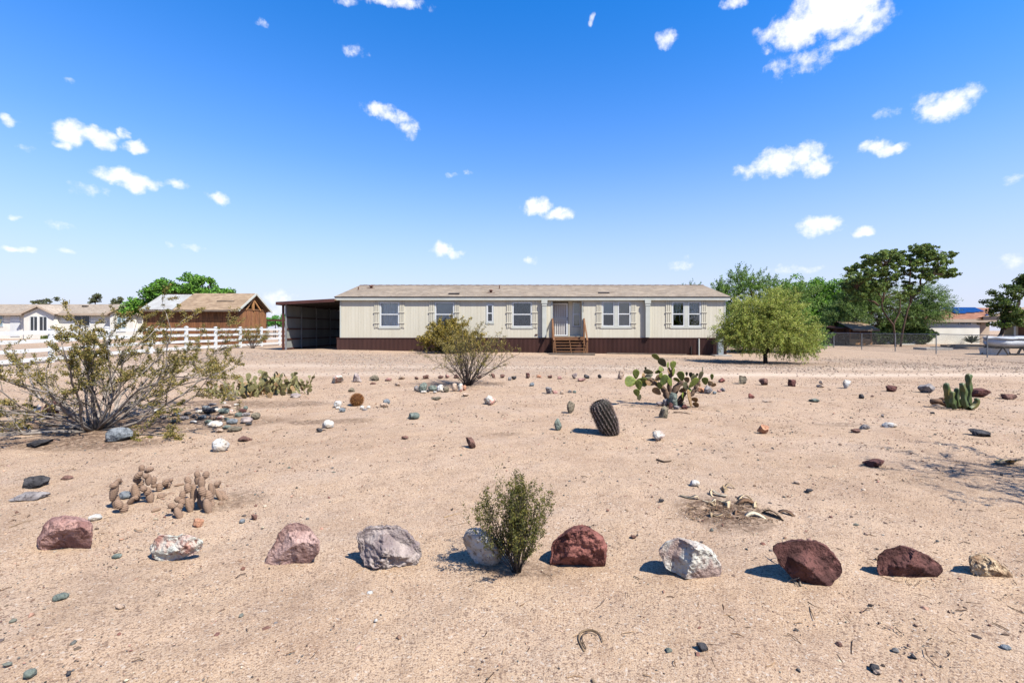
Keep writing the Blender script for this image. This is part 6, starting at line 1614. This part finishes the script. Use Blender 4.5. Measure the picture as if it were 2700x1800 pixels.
for a in [(603, 1056.7, 25, 25, 'olive', 'against the low prickly pear patch'), (548, 1034, 25, 15, 'purplegray', 'behind the low prickly pear patch'), (773.6, 1049, 29, 11, 'purplegray', 'at the corner of the low prickly pear patch'), (924.8, 1033, 18, 12, 'olive', 'between the drive and the rust brown cactus'), (982, 1013.8, 15, 7, 'brown', 'just below the stone row'), (1047, 1017.7, 14.5, 9.5, 'tan', 'just below the stone row'),
          (1402.5, 1018.7, 13, 11, 'bluegray', 'just below the stone row'), (1089, 1105.7, 30, 17, 'green', 'alone on the sand'), (1291, 1067.4, 34, 25, 'pinkwhite', 'alone on the sand'), (1147.8, 1056, 28, 9, 'olive', 'alone on the sand'), (1228, 1045, 19, 9.5, 'tan', 'below the ring of stones'), (859.7, 1131, 31, 23, 'white', 'beside a dark pebble'), (837.9, 1140, 17, 12, 'dark', 'beside a round white cobble'), (852, 1136, 12, 7, 'tan', 'beside a round white cobble'),
          (571.6, 1192.6, 41, 35, 'white', 'alone below the cobbles'), (637.8, 1164, 31, 11.5, 'brown', 'below the cobbles'), (1240.4, 1183, 27.5, 30, 'brown', 'alone on the sand'), (1066, 1158, 19, 8, 'brown', 'in a small burrow mound'), (1506, 1089.4, 21, 33, 'olive', 'left of the leaning barrel cactus'), (1471.6, 1135.6, 20, 33, 'green', 'left of the leaning barrel cactus'), (1752, 1103.8, 25, 34.5, 'olive', 'in front of the tall prickly pear'), (1739.7, 1163, 32, 27, 'mottled', 'right of the leaning barrel cactus'),
          (1983, 1050, 18, 12.5, 'red', 'right of the tall prickly pear'), (2152.5, 1060.5, 25, 9.5, 'green', 'below the stone row'), (2029.7, 1060.5, 28, 4.5, 'tan', 'below the stone row'), (2276, 1050.6, 13, 12, 'dark', 'below the stone row'), (2302, 1047, 9, 5, 'brown', 'below the stone row'), (2017.6, 1145, 28.7, 25, 'orange', 'alone on the sand'), (2285.5, 1132, 25, 12, 'gray', 'beside a dark brick shaped stone'), (2262.5, 1142, 22, 11, 'brown', 'beside a smooth grey cobble'), (2355.6, 1128.8, 35, 13, 'white', 'right of the smooth grey cobble'),
          (2602, 1153, 51, 16.6, 'dark', 'right of the totem pole cactus'), (2323.7, 1234, 57, 17.5, 'maroon', 'in the middle of the bare sand'), (2137.5, 1300, 20, 9, 'dark', 'near the dead agave'), (2105, 1277, 17, 8, 'tan', 'near the dead agave'), (2461.8, 1091.5, 11, 6, 'dark', 'below the totem pole cactus'), (2328.5, 1099, 9, 7, 'gray', 'above the white stone'), (1836, 1282, 24, 14, 'white', 'above the dead agave'), (1745, 1325, 14, 10, 'dark', 'near the dead agave'), (1672, 1420, 18, 8, 'brown', 'above the mottled boulder'),
          (75, 1288, 49, 30, 'dark', 'above the speckled grey slab'), (56, 1325, 70, 20, 'gray', 'below the charcoal stone'), (71, 1180.6, 61, 17, 'dark', 'in the shade of the big creosote'), (321, 1317, 28, 20, 'bluegray', 'behind the dried beaded cactus'), (517, 1393, 26, 24, 'orange', 'below the dried beaded cactus'), (635, 1380, 14, 10, 'bluegray', 'right of the dried beaded cactus'), (667, 1371, 15, 15, 'brown', 'right of the dried beaded cactus'), (241, 1374, 29, 14, 'white', 'behind the big pink boulder'), (301, 1472, 22, 9, 'green', 'below the big pink boulder'), (167, 1267, 25, 11, 'brown', 'right of the charcoal stone'),
          (118, 1096, 52, 36, 'maroon', 'behind the big creosote stems'), (90, 1092, 40, 24, 'pinkwhite', 'behind the big creosote stems'), (297, 1166, 62, 36, 'bluegray', 'at the foot of the big creosote'),
          (149, 1586, 32, 16, 'green', 'on the bare foreground sand'), (312, 1610, 26, 16, 'tan', 'on the bare foreground sand'), (68, 1790, 28, 20, 'green', 'on the bare foreground sand'), (176, 1782, 13, 12, 'dark', 'on the bare foreground sand'), (1856, 1723, 27, 22, 'dark', 'on the bare foreground sand'), (2312, 1772, 26, 18, 'dark', 'on the bare foreground sand'), (2320, 1782, 20, 12, 'tan', 'on the bare foreground sand'), (2218, 1706, 18, 10, 'brown', 'on the bare foreground sand'), (2660, 1716, 24, 12, 'bluegray', 'on the bare foreground sand'), (2412, 1738, 16, 10, 'dark', 'on the bare foreground sand'), (973, 1570, 16, 10, 'white', 'on the bare foreground sand'), (990, 1640, 10, 8, 'white', 'on the bare foreground sand')]:
    R(*a)
rr = random.Random(12)      # river cobbles under the big creosote
cob = 'among the cobbles under the big creosote'
COB = [(542, 1091, 28, 14, 'dark'), (538, 1079, 19, 9, 'bluegray'), (561, 1080, 17, 8, 'dark'), (567, 1087, 17, 11, 'white'), (583, 1092, 25, 14, 'green'), (592, 1077, 21, 11, 'tan'), (603, 1087, 15, 8, 'pinkwhite'), (606, 1095, 15, 10, 'tan'), (633, 1089, 21, 11, 'maroon'), (625.5, 1099.6, 20, 12, 'green'), (643, 1099, 20, 11, 'gray'), (668, 1106, 23, 17, 'olive'), (645, 1080, 11, 10, 'green'), (605, 1118.7, 26, 14, 'bluegray'), (641.6, 1116, 31, 15, 'purplegray'), (651, 1121, 16, 7, 'dark'), (592, 1131, 20, 9, 'green'), (556.6, 1128.7, 35, 17, 'white'), (610, 1138, 36, 12, 'olive'), (594, 1110, 14, 9, 'green'), (575, 1105, 18, 9, 'pinkwhite'), (555, 1106, 22, 10, 'tan'), (545, 1116, 18, 9, 'green'), (528, 1105, 20, 10, 'bluegray'), (520, 1090, 16, 9, 'white'), (510, 1100, 15, 8, 'tan'), (490, 1095, 18, 9, 'dark'), (478, 1108, 20, 10, 'gray'), (460, 1098, 18, 10, 'bluegray'), (440, 1090, 16, 9, 'tan'), (470, 1085, 15, 8, 'green'), (425, 1104, 18, 9, 'gray'), (408, 1092, 24, 14, 'white'), (505, 1116, 14, 7, 'white'), (455, 1115, 16, 8, 'green'), (555, 1070, 17, 7, 'gray'), (585, 1066, 14, 6, 'white'), (660, 1088, 12, 8, 'tan'), (575, 1140, 16, 9, 'tan'), (620, 1070, 12, 6, 'white')]
for k, a in enumerate(COB):
    adj = 'broad' if a[2] >= 28 else 'small' if a[2] <= 15 else 'rounded'
    R(*a, cob, kind='cobble', group='river cobbles under the big creosote', angular=0, depth=.95, label=f'{adj} {ROCK_COL[a[4]][2]} cobble beside {neighbour_words(COB, k)} ones by the big creosote')

# ------------------------------------------------------------------ loose gravel nobody could count
def scatter(n, rect, smin, smax, cols, seed, power=2.2, level=0, flat=.55, dens=None, name='gravel', label='', mat=None):
    r = np.random.default_rng(seed); T, F = ICO[level]
    x0, x1, y0, y1 = rect; k = 0; xs, ys = [], []
    while k < n:
        y = r.uniform(y0, y1, n * 3); x = r.uniform(x0, x1, n * 3)
        ok = (np.abs(x) < 1.35 * y + 1.2)
        if dens is not None: ok &= r.random(n * 3) < dens(x, y)
        xs.append(x[ok]); ys.append(y[ok]); k += ok.sum()
    x = np.concatenate(xs)[:n]; y = np.concatenate(ys)[:n]
    s_ = smin + (smax - smin) * r.random(n) ** power * 1.0
    a = r.uniform(0, 2 * PI, n); ca, sa = np.cos(a), np.sin(a)
    sc = np.stack([s_ * r.uniform(.8, 1.25, n), s_ * r.uniform(.5, .95, n), s_ * r.uniform(.45, .8, n) * flat / .55], -1) * .5
    V = T[None] * sc[:, None] * r.uniform(.62, 1.2, (n, len(T), 1))
    V = np.stack([V[..., 0] * ca[:, None] - V[..., 1] * sa[:, None], V[..., 0] * sa[:, None] + V[..., 1] * ca[:, None], V[..., 2]], -1)
    z = gz(x, y) + sc[:, 2] * .35
    V = V + np.stack([x, y, z], -1)[:, None]
    m = MB(); m.add(V.reshape(-1, 3), (F[None] + (np.arange(n) * len(T))[:, None, None]).reshape(-1, 3), np.repeat(palette(r, n, cols, .25), len(T), 0))
    return single(name, m, mat, (0, (y0 + y1) / 2, 0), label, 'gravel', kind='stuff')
M_PEB = pmat('pebble', (1, 1, 1), rough=.85, attr=True, spec=.25)
sandc = [S(206, 172, 142), S(188, 150, 122), S(222, 192, 164)]
pebc = [S(140, 112, 94), S(108, 90, 78), S(118, 114, 108), S(206, 188, 166), S(166, 136, 116), S(92, 82, 76), S(124, 88, 76), S(190, 164, 140), S(112, 112, 104), S(78, 68, 62), S(182, 144, 122), S(150, 124, 104)]
def dmix(x, y):
    p = np.stack([x, y, 0 * x], -1); d = .28 + .5 * sstep(-.35, .55, vnoise(p * .8, 51))
    d = d + .35 * sstep(1.2, 3.2, x / np.maximum(y, 1) * 3) + .25 * sstep(.8, 2.6, -x / np.maximum(y, 1) * 3)
    return np.clip(d, 0, 1)
scatter(15000, (-17, 17, 1.3, 13.6), .010, .040, pebc, 101, 4.0, 0, dens=dmix, name='pebbles', label='small mixed pebbles strewn over the sandy yard', mat=M_PEB)
scatter(30000, (-7.5, 7.5, 1.2, 6.0), .004, .013, pebc + sandc, 102, 2.0, 0, dens=dmix, name='grit', label='fine stone grit on the sand in the foreground', mat=M_PEB)
scatter(16000, (-13, 13, 5.5, 13.8), .010, .030, pebc + sandc, 103, 2.2, 0, dens=dmix, name='grit', label='fine stone grit on the sand of the cactus bed', mat=M_PEB)
drv = [S(190, 164, 140), S(164, 140, 120), S(210, 186, 160), S(134, 116, 102), S(178, 148, 124), S(150, 136, 124)]
def ddrv(x, y):
    p = np.stack([x, y, 0 * x], -1); yw = y + .35 * vnoise(p * .25, 41) - .02 * x
    d = sstep(13.4, 15.5, yw) * (1 - .8 * sstep(23.0, 25.2, yw)) * (.25 + .75 * sstep(-.4, .35, vnoise(p * .3, 42) + .3 * np.sin(yw * 1.15)))
    return d * ~((y > 25.4) & (x > 1.4) & (x < 4.2)) * (y < 27.4)
scatter(26000, (-24, 24, 13.2, 27.3), .022, .06, drv, 104, 2.4, 0, flat=.7, dens=ddrv, name='gravel', label='grey gravel spread over the drive before the cream home', mat=M_PEB)

# dry twigs blown over the bed
r = np.random.default_rng(44); m = MB(); n = 0
while n < 900:
    y = r.uniform(1.6, 13); x = r.uniform(-1.2, 1.2) * y
    if r.random() > .35 + .65 * (vnoise(np.array([[x * .9, y * .9, 0]]), 77)[0] > .1): continue
    a = r.uniform(0, 2 * PI); L = r.uniform(.012, .07) * (1 if r.random() < .8 else 2); z = float(gz(x, y)[0]) + .004
    k = r.uniform(-.3, .3)
    m.tube([(x, y, z), (x + L * .5 * math.cos(a), y + L * .5 * math.sin(a), z + r.uniform(0, .006)), (x + L * math.cos(a + k), y + L * math.sin(a + k), z)], r.uniform(.001, .0028), 4, col=S(*[(120, 90, 64), (90, 66, 48), (160, 130, 98), (70, 52, 40)][r.integers(4)]))
    n += 1
single('dry_twigs', m, M_DRY, (0, 7, 0), 'dry twig bits scattered over the sandy bed', 'twigs', kind='stuff')
